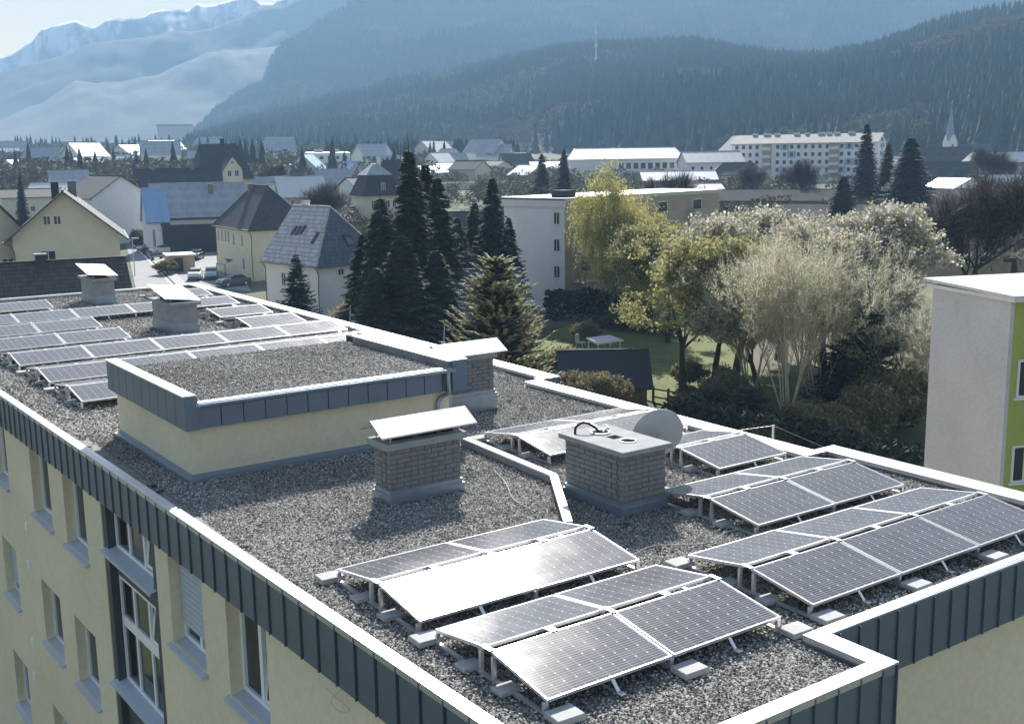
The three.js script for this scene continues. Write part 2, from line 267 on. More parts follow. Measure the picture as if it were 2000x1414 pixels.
// ---------------------------------------------------------------- brick chimneys (parts of the block)
const brickGeo = join(bx(-0.12, 0.12, -0.0325, 0.0325, -0.055, 0.055)), brickHalf = join(bx(-0.0575, 0.0575, -0.0325, 0.0325, -0.055, 0.055));
function chimney(x0, x1, z0, z1, h, { label, bricks = true, slab = 0.12, over = 0.06, holes = false, flash = 0.2 } = {}) {
  const c = group('chimney', block); if (label) c.userData.label = label;
  const put = (half, x, y, z, turn) => { const o = new THREE.Mesh(half ? brickHalf : brickGeo, M.brick[Math.floor(rnd() * 4)]); o.name = 'brick'; o.position.set(x, y, z); o.rotation.y = turn; o.castShadow = o.receiveShadow = true; c.add(o); };
  if (bricks) {
    mesh('mortar_core', bx(x0 + 0.012, x1 - 0.012, -0.02, h, z0 + 0.012, z1 - 0.012), M.mortar, c);
    const n = Math.floor((h - flash + 0.04) / 0.077);
    for (let k = 0; k < n; k++) {
      const y = h - 0.04 - k * 0.077;
      for (const [a, b, fx, turn, inset] of [[x0, x1, (t) => [t, z1 - 0.052], 0, 0], [x0, x1, (t) => [t, z0 + 0.052], 0, 0], [z0 + 0.11, z1 - 0.11, (t) => [x0 + 0.052, t], Math.PI / 2, 1], [z0 + 0.11, z1 - 0.11, (t) => [x1 - 0.052, t], Math.PI / 2, 1]]) {
        const L = b - a; let t = a + ((k + inset) % 2 ? 0 : -0.126);
        while (t < b - 0.05) { const s = Math.max(t, a), e = Math.min(t + 0.24, b); if (e - s > 0.2) { const [px, pz] = fx(s + 0.12 > b - 0.12 ? b - 0.12 : s + 0.12); put(false, px + rr(-0.002, 0.002), y, pz, turn); } else if (e - s > 0.06) { const [px, pz] = fx((s + e) / 2); put(true, px, y, pz + rr(-0.001, 0.001), turn); } t += 0.252; }
      }
    }
  } else mesh('masonry', bx(x0, x1, -0.02, h, z0, z1), M.concrete, c);
  mesh('flashing', [bx(x0 - 0.035, x1 + 0.035, -0.02, flash - 0.07, z1, z1 + 0.035), bx(x0 - 0.035, x1 + 0.035, -0.02, flash - 0.07, z0 - 0.035, z0), bx(x0 - 0.035, x0, -0.02, flash - 0.07, z0, z1), bx(x1, x1 + 0.035, -0.02, flash - 0.07, z0, z1), bx(x0 - 0.012, x1 + 0.012, flash - 0.07, flash, z1, z1 + 0.012), bx(x0 - 0.012, x0, flash - 0.07, flash, z0, z1), bx(x1, x1 + 0.012, flash - 0.07, flash, z0, z1), bx(x0 - 0.012, x1 + 0.012, flash - 0.07, flash, z0 - 0.012, z0)], M.flashing, c);
  // cover slab with a chamfered edge
  const sx0 = x0 - over, sx1 = x1 + over, sz0 = z0 - over, sz1 = z1 + over, sh = new THREE.Shape(); const R = 0.012;
  sh.moveTo(sx0, -sz0); sh.lineTo(sx1, -sz0); sh.lineTo(sx1, -sz1); sh.lineTo(sx0, -sz1); sh.closePath();
  if (holes) for (const [hx, hz, r, sq] of holes) { const p = new THREE.Path(); if (sq) { p.moveTo(hx - r, -hz - r); p.lineTo(hx - r, -hz + r); p.lineTo(hx + r, -hz + r); p.lineTo(hx + r, -hz - r); p.closePath(); } else p.absarc(hx, -hz, r, 0, Math.PI * 2, true); sh.holes.push(p); }
  const g = new THREE.ExtrudeGeometry(sh, { depth: slab - 2 * R, bevelEnabled: true, bevelThickness: R, bevelSize: R, bevelOffset: -R, bevelSegments: 2, curveSegments: 20 }); g.rotateX(-Math.PI / 2); g.translate(0, h + R + 0.003, 0);
  mesh('cover_slab', uvm(g), M.concrete, c);
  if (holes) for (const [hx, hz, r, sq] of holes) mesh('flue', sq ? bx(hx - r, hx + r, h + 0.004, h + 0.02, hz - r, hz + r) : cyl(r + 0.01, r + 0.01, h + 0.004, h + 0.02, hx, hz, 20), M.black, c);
  return c;
}
// folded sheet-metal rain hood: two slopes along x, standing on thin rods
function hood(c, x0, x1, zc, half, yr, ye, feet) {
  mesh('rain_hood', [poly([[[x0, yr, zc], [x1, yr, zc], [x1, ye, zc + half], [x0, ye, zc + half]], [[x0, yr, zc], [x1, yr, zc], [x1, ye + 0.02, zc - half], [x0, ye + 0.02, zc - half]]]), bx(x0, x1, ye - 0.025, ye, zc + half - 0.004, zc + half), bx(x0, x1, ye - 0.005, ye + 0.02, zc - half, zc - half + 0.004), bx(mix(x0, x1, 0.72), mix(x0, x1, 0.72) + 0.02, ye, yr + 0.006, zc, zc + 0.004)], M.alu, c);
  for (const [fx, fz] of feet) mesh('hood_rod', bar([fx, feet.y, fz], [fx + 0.03, mix(yr, ye, Math.abs(fz - zc) / half) - 0.003, fz], 0.014), M.steel, c);
}
function feetOf(y, list) { list.y = y; return list; }
{
  const a = chimney(0.97, 2.27, -17.1, -16.6, 0.86, { label: 'brick chimney in front of the stair house under a folded bright metal hood', slab: 0.11, over: 0.08 });
  hood(a, 0.78, 2.52, -16.85, 0.36, 1.31, 1.1, feetOf(0.97, [[1.0, -16.62], [2.24, -16.62], [1.0, -17.08], [2.24, -17.08]]));
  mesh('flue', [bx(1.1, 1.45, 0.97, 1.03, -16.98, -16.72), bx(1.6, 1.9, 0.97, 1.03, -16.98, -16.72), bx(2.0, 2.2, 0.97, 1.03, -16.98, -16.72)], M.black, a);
  const b = chimney(3.42, 4.25, -15.34, -13.95, 0.92, { label: 'uncapped brick chimney with open flues and a cable beside the satellite dish', slab: 0.08, over: 0.08, holes: [[3.86, -14.35, 0.12, false], [3.86, -14.68, 0.11, true], [3.86, -15.02, 0.12, false]] });
  mesh('flue_rim', (() => { const g = new THREE.TorusGeometry(0.125, 0.014, 6, 24); g.rotateX(Math.PI / 2); g.translate(3.86, 1.006, -14.35); return uvm(g); })(), M.steel, b);
  mesh('flue_rim', (() => { const g = new THREE.TorusGeometry(0.15, 0.02, 6, 24); g.rotateX(Math.PI / 2); g.translate(3.86, 1.008, -15.02); return uvm(g); })(), M.steel, b);
  mesh('cable', tube([[3.5, 1.0, -15.2], [3.56, 1.1, -15.25], [3.68, 1.16, -15.2], [3.78, 1.1, -15.08], [3.84, 1.0, -15.0], [3.86, 0.9, -15.0]], 0.02, 8, 28), M.rubber, b);
  mesh('cable', tube([[3.9, 1.015, -15.0], [4.0, 1.05, -15.05], [4.1, 1.03, -15.12], [4.16, 1.02, -15.2], [4.2, 1.02, -15.3]], 0.016, 8, 24), M.steel, b);
  const c = chimney(5.0, 6.05, -21.75, -21.2, 1.1, { label: 'brick chimney behind the right end of the stair house', slab: 0.1, over: 0.05, flash: 0.42 });
  hood(c, 4.68, 6.32, -21.48, 0.4, 1.46, 1.24, feetOf(1.2, [[5.05, -21.25], [6.0, -21.25], [6.0, -21.7]]));
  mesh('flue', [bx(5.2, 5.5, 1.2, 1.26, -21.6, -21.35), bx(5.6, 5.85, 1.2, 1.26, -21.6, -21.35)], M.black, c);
  for (const [x0, x1, z0, z1, s, lab] of [[4.12, 4.92, -37.9, -36.0, 1, 'grey chimney among the far solar rows under a tilted bright plate'], [4.25, 4.98, -46.9, -45.05, 0, 'grey chimney by the far roof edge under a tilted bright plate']]) {
    const d = chimney(x0, x1, z0, z1, 0.85, { label: lab, bricks: false, slab: 0.1, over: 0.1, flash: 0.3 });
    const y = s ? 1.18 : 1.22, cx = (x0 + x1) / 2, cz = (z0 + z1) / 2;
    const g = bx(-0.55, 0.55, -0.006, 0.006, -0.9, 0.9); g.rotateX(0.16); g.rotateZ(-0.1); g.translate(cx, y, cz); mesh('rain_plate', g, M.alu, d);
    for (const [ux, uz] of [[-0.3, 0.6], [0.3, 0.6], [-0.3, -0.6], [0.3, -0.6]]) mesh('hood_rod', bar([cx + ux, 0.95, cz + uz], [cx + ux, y - uz * 0.16 - ux * 0.1 - 0.006, cz + uz], 0.018), M.steel, d);
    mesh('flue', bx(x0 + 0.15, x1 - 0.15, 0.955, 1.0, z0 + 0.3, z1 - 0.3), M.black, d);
  }
}
// ---------------------------------------------------------------- stair house on the roof (part of the block)
{
  const r = group('stair_house', block); r.userData.label = 'low yellow stair house with dark seamed fascia and its own gravel roof';
  const x0 = -1.04, x1 = 4.05, z0 = -23.95, z1 = -19.82, yb = 0.1, y0 = 0.9, y1 = 1.46;
  mesh('wall', bx(x0, x1, yb, 1.3, z0, z1), M.stucco, r);
  mesh('flashing', [bx(x0 - 0.03, x1 + 0.03, -0.02, yb, z0, z1 + 0.03), bx(x0 - 0.1, x1 + 0.1, -0.02, 0.05, z1 + 0.03, z1 + 0.12), bx(x0 - 0.12, x0 - 0.03, -0.02, 0.05, z0, z1 + 0.03)], M.flashing, r);
  const fx0 = -1.16, fx1 = 4.36, fz1 = -19.66, fz0 = -24.08;
  mesh('fascia_backing', [bx(fx0 + 0.02, x0, y0 + 0.01, y1 - 0.03, fz0, fz1 - 0.02), bx(x1, fx1 - 0.02, y0 + 0.01, y1 - 0.03, fz0, fz1 - 0.02), bx(x0, x1, y0 + 0.01, 1.28, z1, fz1 - 0.02), bx(x0, x1, y0 + 0.01, 1.3, fz0, z0)], M.fasciaBack, r);
  for (let a = fz1; a > fz0 + 0.05; a -= 0.455) { const b = Math.max(a - 0.437, fz0); mesh('fascia_sheet', bx(fx0 - 0.002, fx0 + 0.018, y0, y1, b, a), M.fascia, r); mesh('fascia_sheet', bx(fx1 - 0.018, fx1 + 0.002, y0, y1, b, a), M.fascia, r); }
  for (let a = -0.925; a < 3.95; a += 0.396) mesh('fascia_sheet', bx(a, Math.min(a + 0.38, 4.02), y0, 1.27, fz1 - 0.018, fz1 + 0.002), M.fascia, r);
  for (const [a, b] of [[fx0 - 0.004, -0.935], [4.03, fx1 + 0.004]]) mesh('fascia_corner', bx(a, b, y0 - 0.005, y1 + 0.005, fz1 - 0.016, fz1 + 0.03), M.fascia, r);
  mesh('coping', [bx(fx0 - 0.02, fx0 + 0.2, y1, y1 + 0.03, fz0, fz1 + 0.02)], M.coping, r);
  mesh('coping', [bx(fx1 - 0.42, fx1 + 0.02, y1, y1 + 0.03, fz0 + 0.5, fz1 + 0.02)], M.coping, r);
  mesh('parapet', [bx(fx0 + 0.05, fx0 + 0.18, 1.26, y1, fz0, fz1 - 0.02)], M.inner, r);
  mesh('parapet', [bx(fx1 - 0.4, fx1 - 0.05, 1.26, y1, fz0 + 0.5, fz1 - 0.02)], M.inner, r);
  mesh('gravel_bed', bx(fx0 + 0.19, fx1 - 0.41, 1.24, 1.31, fz0, fz1 - 0.12), M.gravelBed, r);
  // eaves gutter: a half round under a bright edge strip, with a bent downpipe
  const hp = []; for (let i = 0; i <= 8; i++) { const a = Math.PI * (i / 8); hp.push([Math.cos(a) * 0.065, -Math.sin(a) * 0.065]); }
  const q = []; for (let i = 0; i < 8; i++) q.push([[-0.93, 1.33 + hp[i][1], fz1 + 0.08 + hp[i][0]], [4.04, 1.33 + hp[i][1], fz1 + 0.08 + hp[i][0]], [4.04, 1.33 + hp[i + 1][1], fz1 + 0.08 + hp[i + 1][0]], [-0.93, 1.33 + hp[i + 1][1], fz1 + 0.08 + hp[i + 1][0]]]);
  mesh('gutter', [poly(q), tube([[-0.93, 1.335, fz1 + 0.148], [1.5, 1.335, fz1 + 0.148], [4.04, 1.335, fz1 + 0.148]], 0.012, 6, 4)], M.flashing, r);
  mesh('edge_strip', [bx(-0.93, 4.02, 1.335, 1.35, fz1 - 0.12, fz1 + 0.03)], M.coping, r);
  mesh('downpipe', tube([[3.9, 1.28, fz1 + 0.08], [3.9, 1.05, fz1 + 0.08], [3.92, 0.9, fz1 + 0.06], [3.84, 0.78, z1 + 0.07], [3.78, 0.7, z1 + 0.06], [3.78, 0.04, z1 + 0.06]], 0.042, 10, 40), M.flashing, r);
}
// ---------------------------------------------------------------- loose gravel: pebbles lying on the bed
{
  const base = new THREE.IcosahedronGeometry(1, 0); const p = base.attributes.position;
  const pebble = ((v) => { const g = base.clone(), q = g.attributes.position; for (let i = 0; i < q.count; i++) { const k = 0.75 + 0.5 * hash(Math.round(p.getX(i) * 50), Math.round(p.getY(i) * 50) + Math.round(p.getZ(i) * 77), v); q.setXYZ(i, p.getX(i) * k, p.getY(i) * k * 0.62, p.getZ(i) * k * 0.85); } g.computeVertexNormals(); return g; })(1);
  const stone = std({ color: 0xffffff, roughness: 0.92 });
  const fields = [[-1.62, 8.4, -24, -8.56, 190000, 0.0135], [-2.2, 8.9, -48.4, -24, 80000, 0.021]];
  const blocked = (x, z) => (x > 2.06 && z > -9.42) || (x > 7.88 && z < -14.3 && z > -22.9) || (x > -1.1 && x < 4.1 && z > -24 && z < -19.8) || (x > 0.95 && x < 2.3 && z > -17.1 && z < -16.6) || (x > 3.4 && x < 4.26 && z > -15.35 && z < -13.94) || x < -1.63 + (z + 8.4) * NOSE || (x > 4.1 && x < 4.95 && ((z > -37.9 && z < -36) || (z > -46.9 && z < -45)));
  const list = [];
  for (const [x0, x1, z0, z1, n, r] of fields) for (let i = 0; i < n; i++) { const x = rr(x0, x1), z = rr(z0, z1); if (blocked(x, z)) continue; list.push([x, rr(-0.022, 0.008), z, r * rr(0.55, 1.5)]); }
  for (let i = 0; i < 26000; i++) list.push([rr(-0.96, 3.94), 1.31 + rr(0.0, 0.016), rr(-24.0, -19.8), 0.015 * rr(0.55, 1.45)]);
  const m4 = new THREE.Matrix4(), qt = new THREE.Quaternion(), e = new THREE.Euler(), col = new THREE.Color();
  const im = new THREE.InstancedMesh(uvm(pebble), stone, list.length); im.name = 'roof_gravel'; im.castShadow = im.receiveShadow = true;
  list.forEach(([x, y, z, r], i) => {
    e.set(rr(-0.5, 0.5), rr(0, 6.28), rr(-0.5, 0.5)); qt.setFromEuler(e); m4.compose(new THREE.Vector3(x, y, z), qt, new THREE.Vector3(r * rr(0.8, 1.25), r, r)); im.setMatrixAt(i, m4);
    const t = rnd(), patch = 0.62 + 0.76 * fbm(x * 0.8, z * 0.8, 31, 4), k = (t < 0.2 ? 0.1 : t < 0.55 ? 0.26 : t < 0.88 ? 0.38 : 0.58) * rr(0.85, 1.15) * patch; col.setRGB(k * rr(1.0, 1.08), k, k * rr(0.86, 0.97)); im.setColorAt(i, col);
  });
  scene.add(tag(im, 'loose grey gravel spread over the flat roof', 'gravel', null, 'stuff'));
}
{ // moss cushions in the gravel, mostly along the upstands
  const g = new THREE.IcosahedronGeometry(1, 1), p = g.attributes.position; for (let i = 0; i < p.count; i++) { const k = 0.75 + 0.5 * hash(Math.round(p.getX(i) * 40), Math.round(p.getY(i) * 40) + Math.round(p.getZ(i) * 70), 3); p.setXYZ(i, p.getX(i) * k, p.getY(i) * k * 0.45, p.getZ(i) * k); } g.computeVertexNormals();
  const spots = []; const run = (n, f) => { for (let i = 0; i < n; i++) { const [x, z] = f(); for (let k = 0; k < 7; k++) spots.push([x + rr(-0.07, 0.07), z + rr(-0.07, 0.07), rr(0.012, 0.035)]); } };
  run(26, () => { const z = rr(-40, -9); return [-1.6 + (z + 8.4) * NOSE + Math.abs(rr(-0.12, 0.25)), z]; }); run(12, () => [rr(2.5, 8.2), -9.5 - Math.abs(rr(0, 0.2))]); run(26, () => [rr(-1.2, 7.8), rr(-46, -24.5)]); run(16, () => [rr(4.6, 7.7), rr(-23.5, -18.9)]); run(9, () => [rr(2.3, 3.3), rr(-19, -12)]);
  const im = new THREE.InstancedMesh(uvm(g), mottled(0.055, 0.058, 0.032, { m: 0.2, amt: 0.4, s: 46, rough: 1 }), spots.length), m4 = new THREE.Matrix4(); im.name = 'roof_moss'; im.castShadow = im.receiveShadow = true;
  spots.forEach(([x, z, r], i) => { m4.makeRotationY(rr(0, 6.28)).scale(new THREE.Vector3(r, r, r)).setPosition(x, 0.006, z); im.setMatrixAt(i, m4); }); scene.add(tag(im, 'dark moss growing in small cushions on the roof gravel', 'moss', null, 'stuff'));
}
// ---------------------------------------------------------------- solar panels
const cellTex = (nx, ny, L, W) => tex([nx * 48, ny * 48], [1, 1], (u, v) => {
  const cx = u * nx, cy = v * ny, fx = cx - Math.floor(cx), fy = cy - Math.floor(cy), ex = Math.min(fx, 1 - fx), ey = Math.min(fy, 1 - fy);
  const edge = ex < 0.018 || ey < 0.018, diamond = ex + ey < 0.1, bus = [0.25, 0.5, 0.75].some((b) => Math.abs(fy - b) < 0.011);
  const fine = 0.9 + 0.2 * hash(Math.floor(u * nx * 48), Math.floor(v * ny * 48), 4), tone = 0.85 + 0.3 * hash(Math.floor(cx), Math.floor(cy), 8);
  if (diamond) return [0.55, 0.56, 0.57]; if (edge) return [0.24, 0.25, 0.27]; if (bus) return [0.32, 0.33, 0.35];
  return [0.066 * fine * tone, 0.069 * fine * tone, 0.083 * fine * tone];
});
function panelKit(L, W) {
  const F = 0.016, mg = 0.014, T = 0.036;
  const frame = join([bx(0, L, -T, 0, 0, F), bx(0, L, -T, 0, W - F, W), bx(0, F, -T, 0, F, W - F), bx(L - F, L, -T, 0, F, W - F)]);
  const glass = new THREE.PlaneGeometry(L - 2 * F - 2 * mg, W - 2 * F - 2 * mg); glass.rotateX(-Math.PI / 2); glass.translate(L / 2, -0.004, W / 2);
  const margin = join([bx(F, L - F, -0.012, -0.005, F, W - F)]);
  return { L, W, frame, glass, margin };
}
const cellMap = cellTex(10, 6); cellMap.repeat.set(1, 1);
const dust = tex(256, 1, (u, v) => 0.2 + 0.07 * (fbm(u * 5, v * 5, 41, 4, 5) - 0.5), false); dust.repeat.set(1, 1);
M.cells = new THREE.MeshPhysicalMaterial({ map: cellMap, roughness: 1, roughnessMap: dust, ior: 1.5, specularIntensity: 0.42, side: THREE.DoubleSide });
M.sheet = plain(0.28, 0.285, 0.29, 0.6);
const kitN = panelKit(1.626, 0.979), kitF = panelKit(1.85, 1.137);
function solarPanel(kit, label, x, y, z, tilt, away) {
  const t = thing('solar_panel', label, 'solar panel', [x, y, z], 0, 'solar panels on the flat roof');
  t.rotation.set(away ? -tilt : tilt, away ? Math.PI : 0, 0, 'XYZ');
  if (away) { t.rotation.set(0, Math.PI, 0); t.rotateX(tilt); t.position.x += kit.L; }
  for (const [n, g, m] of [['frame', kit.frame, M.alu], ['glass', kit.glass, M.cells], ['back_sheet', kit.margin, M.sheet]]) { const o = new THREE.Mesh(g, m); o.name = n; o.castShadow = o.receiveShadow = true; t.add(o); }
  t.rotation.x += rr(-0.004, 0.004); t.rotation.z += rr(-0.003, 0.003);
  return t;
}
const ballastGeo = (() => { const g = new THREE.ExtrudeGeometry(new THREE.Shape([[-0.15, -0.12], [0.15, -0.12], [0.15, 0.12], [-0.15, 0.12]].map(([a, b]) => new THREE.Vector2(a, b))), { depth: 0.055, bevelEnabled: true, bevelThickness: 0.008, bevelSize: 0.008, bevelSegments: 1 }); g.rotateX(-Math.PI / 2); g.translate(0, 0.008, 0); return join(uvm(g)); })();
function ballast(label, x, z) { const o = mesh('ballast_block', ballastGeo, M.concreteLight); o.position.set(x, 0.0, z); o.rotation.y = rr(-0.06, 0.06); return tag(o, label, 'concrete block', 'ballast blocks holding the solar rows'); }
M.concreteLight = mottled(0.40, 0.40, 0.39, { m: 0.5, amt: 0.14, fine: 0.1, rough: 0.95, s: 44, bump: 0.002 });
const ord = (i, n) => n === 1 ? 'single' : n === 2 ? ['left', 'right'][i] : n === 3 ? ['left', 'middle', 'right'][i] : i === 0 ? 'leftmost' : i === n - 1 ? 'rightmost' : ['', 'second', 'third', 'fourth'][i];
const place = (i, n) => i === 0 ? 'left end' : i === n ? 'right end' : n === 2 ? 'joint' : (['', 'first', 'second', 'third', 'fourth'][i]) + ' joint';
function tent(row, x0, zr, n, kit, P, { hl = 0.1, hr = 0.25, gap = 0.13, back = true, front = true, mounts = true, skip = [] } = {}) {
  const lower = (v, o) => o + (v - o) * 0.9885; x0 = lower(x0, -7.172); zr = lower(zr, -1.633); P *= 0.9885; hl += 0.06; hr += 0.06;   // frames stand a hand above the gravel
  const W = kit.W, tilt = Math.asin((hr - hl) / W), w = W * Math.cos(tilt), lift = 0.012;
  for (let i = 0; i < n; i++) {
    if (front) solarPanel(kit, `${ord(i, n)} solar panel tilted toward the viewer in the ${row}`, x0 + i * P, hr + lift, zr + gap / 2, tilt, false);
    if (back && !skip.includes(i)) solarPanel(kit, `${ord(i, n)} solar panel tilted away from the viewer in the ${row}`, x0 + i * P, hr + lift, zr - gap / 2, tilt, true);
  }
  if (mounts) for (let h = 0; h <= 2 * n; h++) {
    const k = h / 2, seam = h % 2 === 0, x = x0 + k * P - (k === 0 ? -0.0 : k === n ? 0.03 : 0.01);
    const t = thing('panel_mount', seam ? `aluminium mounting frame under ${place(k, n)} of the ${row}` : `slim mounting bracket under ${ord(Math.floor(k), n)} panel of the ${row}`, 'mounting frame', [x, 0, zr], 0, 'mounting frames of the solar rows');
    const zb = -gap / 2 - w, zf = gap / 2 + w;
    if (seam) {
      mesh('base_rail', bx(-0.025, 0.025, 0.0, 0.03, zb - 0.02, zf + 0.02), M.alu, t);
      for (const s of [-1, 1]) mesh('post', bx(-0.02, 0.02, 0.03, hr - 0.04, s * gap / 2 - 0.02 + s * 0.05, s * gap / 2 + 0.02 + s * 0.05), M.alu, t);
      mesh('ridge_clamp', bx(-0.03, 0.03, hr + 0.013, hr + 0.022, -gap / 2 - 0.02, gap / 2 + 0.02), M.alu, t);
      for (const s of [-1, 1]) mesh('low_clamp', [bx(-0.025, 0.025, 0.03, hl - 0.03, s * (w + gap / 2 - 0.04) - 0.02, s * (w + gap / 2 - 0.04) + 0.02)], M.alu, t);
    } else {
      mesh('ridge_plate', bx(-0.045, 0.045, hr - 0.005, hr + 0.016, -gap / 2 + 0.01, gap / 2 + 0.012), M.alu, t);
      mesh('foot', [bar([0, hl + 0.0, zf - 0.02], [0.02, 0.035, zf + 0.07], 0.05, 0.006), bx(-0.015, 0.055, 0.025, 0.032, zf + 0.07, zf + 0.15)], M.alu, t);
      mesh('rod', bar([0, 0.03, zf + 0.02], [0, 0.03, zb - 0.02], 0.02), M.alu, t);
    }
    if (seam) {
      ballast(`concrete block, far edge, ${place(k, n)} of the ${row}`, x - 0.06, zr + zb - 0.1);
      if (row.startsWith('nearest')) ballast(`concrete block, near edge, ${place(k, n)} of the ${row}`, x + 0.1, zr + zf + 0.14);
    }
    if (seam && k === 0) for (const [dz, u] of [[-0.3, 'far'], [0.38, 'near']]) { const o = ballast(`small block under left ridge end, ${u} side, of the ${row}`, x - 0.03, zr + dz); o.scale.setScalar(0.78); }
  }
}
const rows = [
  ['nearest left row', -1.06, -10.9, 2], ['second left row', -1.09, -13.28, 2],
  ['nearest right row', 2.83, -10.92, 3], ['second right row', 4.46, -13.28, 2],
  ['lone tent behind the dish', 6.14, -15.7, 1], ['row behind uncapped chimney', 4.44, -18.15, 2],
];
for (const [row, x, z, n] of rows) tent(row, x, z, n, kitN, 1.67);
for (const [row, x, z, n, opt] of [
  ['far row at the stair house', -0.95, -28.27, 2], ['second far row', -0.98, -31.05, 5], ['third far row', -1.05, -33.9, 5],
  ['short fourth far row', -1.07, -36.76, 2], ['lone grey chimney tent', 6.29, -36.26, 1],
  ['short fifth far row', -1.12, -39.57, 2], ['lone fifth row tent', 6.35, -39.07, 1],
  ['sixth far row', -1.16, -42.28, 5], ['short farthest row', -1.15, -45.65, 2], ['lone corner tent', 6.6, -45.42, 1],
]) tent(row, x, z, n, kitF, 1.9, { hl: 0.1, hr: 0.252 });

// ---------------------------------------------------------------- dish, cable duct, small roof things
{
  const t = thing('satellite_dish', 'pale grey satellite dish seen from behind beside the uncapped chimney', 'satellite dish', [4.78, -0.03, -14.78]);
  const pts = []; for (let i = 0; i <= 14; i++) { const r = 0.46 * i / 14; pts.push(new THREE.Vector2(r, r * r * 0.5)); } for (let i = 14; i >= 0; i--) { const r = 0.46 * i / 14; pts.push(new THREE.Vector2(r, r * r * 0.5 - 0.008)); }
  const lathe = new THREE.LatheGeometry(pts, 40); lathe.rotateX(Math.PI / 2 * 1); // axis to +z
  lathe.scale(0.92, 1, 1);
  const m = new THREE.Matrix4().lookAt(new THREE.Vector3(0.42, 0.34, -0.84), new THREE.Vector3(0, 0, 0), new THREE.Vector3(0, 1, 0)); m.setPosition(0.09, 0.86, 0.02);
  mesh('reflector', uvm(lathe.applyMatrix4(m)), mottled(0.42, 0.435, 0.45, { m: 0.5, amt: 0.08, rough: 0.6, s: 51 }), t);
  const P = (x, y, z) => new THREE.Vector3(x, y, z).applyMatrix4(m).toArray();
  mesh('bracket', [bar(P(0, 0, -0.01), P(0, -0.04, -0.12), 0.07, 0.1), bar(P(0, -0.04, -0.12), [0.0, 0.72, 0.18], 0.035)], M.steel, t);
  mesh('mast', cyl(0.025, 0.025, 0, 0.8, 0.0, 0.2, 12), M.steel, t);
  mesh('foot_plate', bx(-0.2, 0.2, 0, 0.035, 0.05, 0.4), M.concrete, t);
  mesh('feed_arm', [bar(P(0, -0.44, 0.08), P(0, -0.2, 0.56), 0.022), bar(P(0.3, 0.3, 0.1), P(0, -0.18, 0.56), 0.012)], M.steel, t);
  mesh('converter', bar(P(0, -0.2, 0.5), P(0, -0.16, 0.62), 0.06), plain(0.5, 0.5, 0.5, 0.6), t);
}
{
  const t = thing('cable_duct', 'white metal cable duct bent across the gravel between the two brick chimneys', 'cable duct');
  const pts = [[3.86, -19.05], [3.66, -15.98], [2.38, -13.95]];
  for (let i = 0; i < 2; i++) mesh('lid', bar([pts[i][0], 0.13, pts[i][1]], [pts[i + 1][0], 0.13, pts[i + 1][1]], 0.13, 0.03), M.whiteFrame, t);
  for (let i = 0; i < 2; i++) mesh('trough', bar([pts[i][0], 0.058, pts[i][1]], [pts[i + 1][0], 0.058, pts[i + 1][1]], 0.1, 0.11), M.concrete, t);
}
{
  const a = thing('roof_vent', 'small white bent vent pipe on the gravel right of the stair house', 'vent pipe', [6.35, 0, -22.2]);
  mesh('pipe', tube([[0, 0, 0], [0, 0.14, 0], [0.06, 0.19, 0], [0.26, 0.16, 0.02]], 0.04, 10, 20), M.whiteFrame, a); mesh('collar', cyl(0.08, 0.07, 0, 0.03, 0, 0, 16), M.flashing, a);
  const wire = tag(mesh('wire_loop', onFront(tube([[-0.01, -0.68, -4.3], [-0.05, -0.74, -4.36], [-0.12, -0.86, -4.45], [-0.1, -0.95, -4.3], [-0.05, -0.88, -4.12], [-0.08, -0.82, -4.4], [-0.1, -0.78, -4.6]], 0.006, 6, 40)), M.steel), 'thin grey loop of wire hanging below the fascia on the yellow wall', 'wire');
  for (const [pts, l] of [[[[4.7, 0.012, -12.2], [4.2, 0.014, -12.5], [3.5, 0.012, -12.35], [2.9, 0.013, -12.7], [2.4, 0.012, -12.6]], 'thin pale cable lying on the gravel between the left and right rows'], [[[3.3, 0.012, -17.2], [3.0, 0.014, -16.4], [2.6, 0.012, -15.6], [2.5, 0.013, -14.9]], 'thin pale cable curving over the gravel beside the cable duct']]) tag(mesh('loose_cable', tube(pts, 0.009, 6, 40), M.concreteLight), l, 'cable');
  for (const [x, z, l] of [[8.75, -33.2, 'thin lightning rod on the right roof edge by the big spruces'], [8.72, -27.6, 'second thin lightning rod on the right roof edge, nearer the hooded chimney']]) tag(mesh('lightning_rod', [bar([x, 0.09, z], [x + 0.05, 0.75, z], 0.014), cyl(0.05, 0.05, 0.1, 0.13, x, z, 8)], M.steel), l, 'lightning rod');
}
// ---------------------------------------------------------------- land, street, lawn
M.ground = (() => {
  const map = tex(1024, 90, (u, v) => {
    const a = fbm(u * 6, v * 6, 61, 5, 6), b = fbm(u * 24, v * 24, 62, 3, 24), c = hash(Math.floor(u * 1024), Math.floor(v * 1024), 3);
    const g = sstep(0.42, 0.58, a), k = 0.75 + 0.5 * b + 0.2 * (c - 0.5);
    return [mix(0.13, 0.085, g) * k, mix(0.115, 0.105, g) * k, mix(0.085, 0.045, g) * k];
  }); return std({ map, roughness: 1 });
})();
M.asphalt = mottled(0.24, 0.245, 0.25, { m: 9, amt: 0.12, fine: 0.12, rough: 0.9, s: 64, size: 512 });
M.grass = mottled(0.115, 0.135, 0.04, { m: 7, amt: 0.35, fine: 0.4, rough: 1, s: 65, size: 512 });
M.paintWhite = mottled(0.72, 0.72, 0.7, { m: 1, amt: 0.1, rough: 0.7, s: 66 });
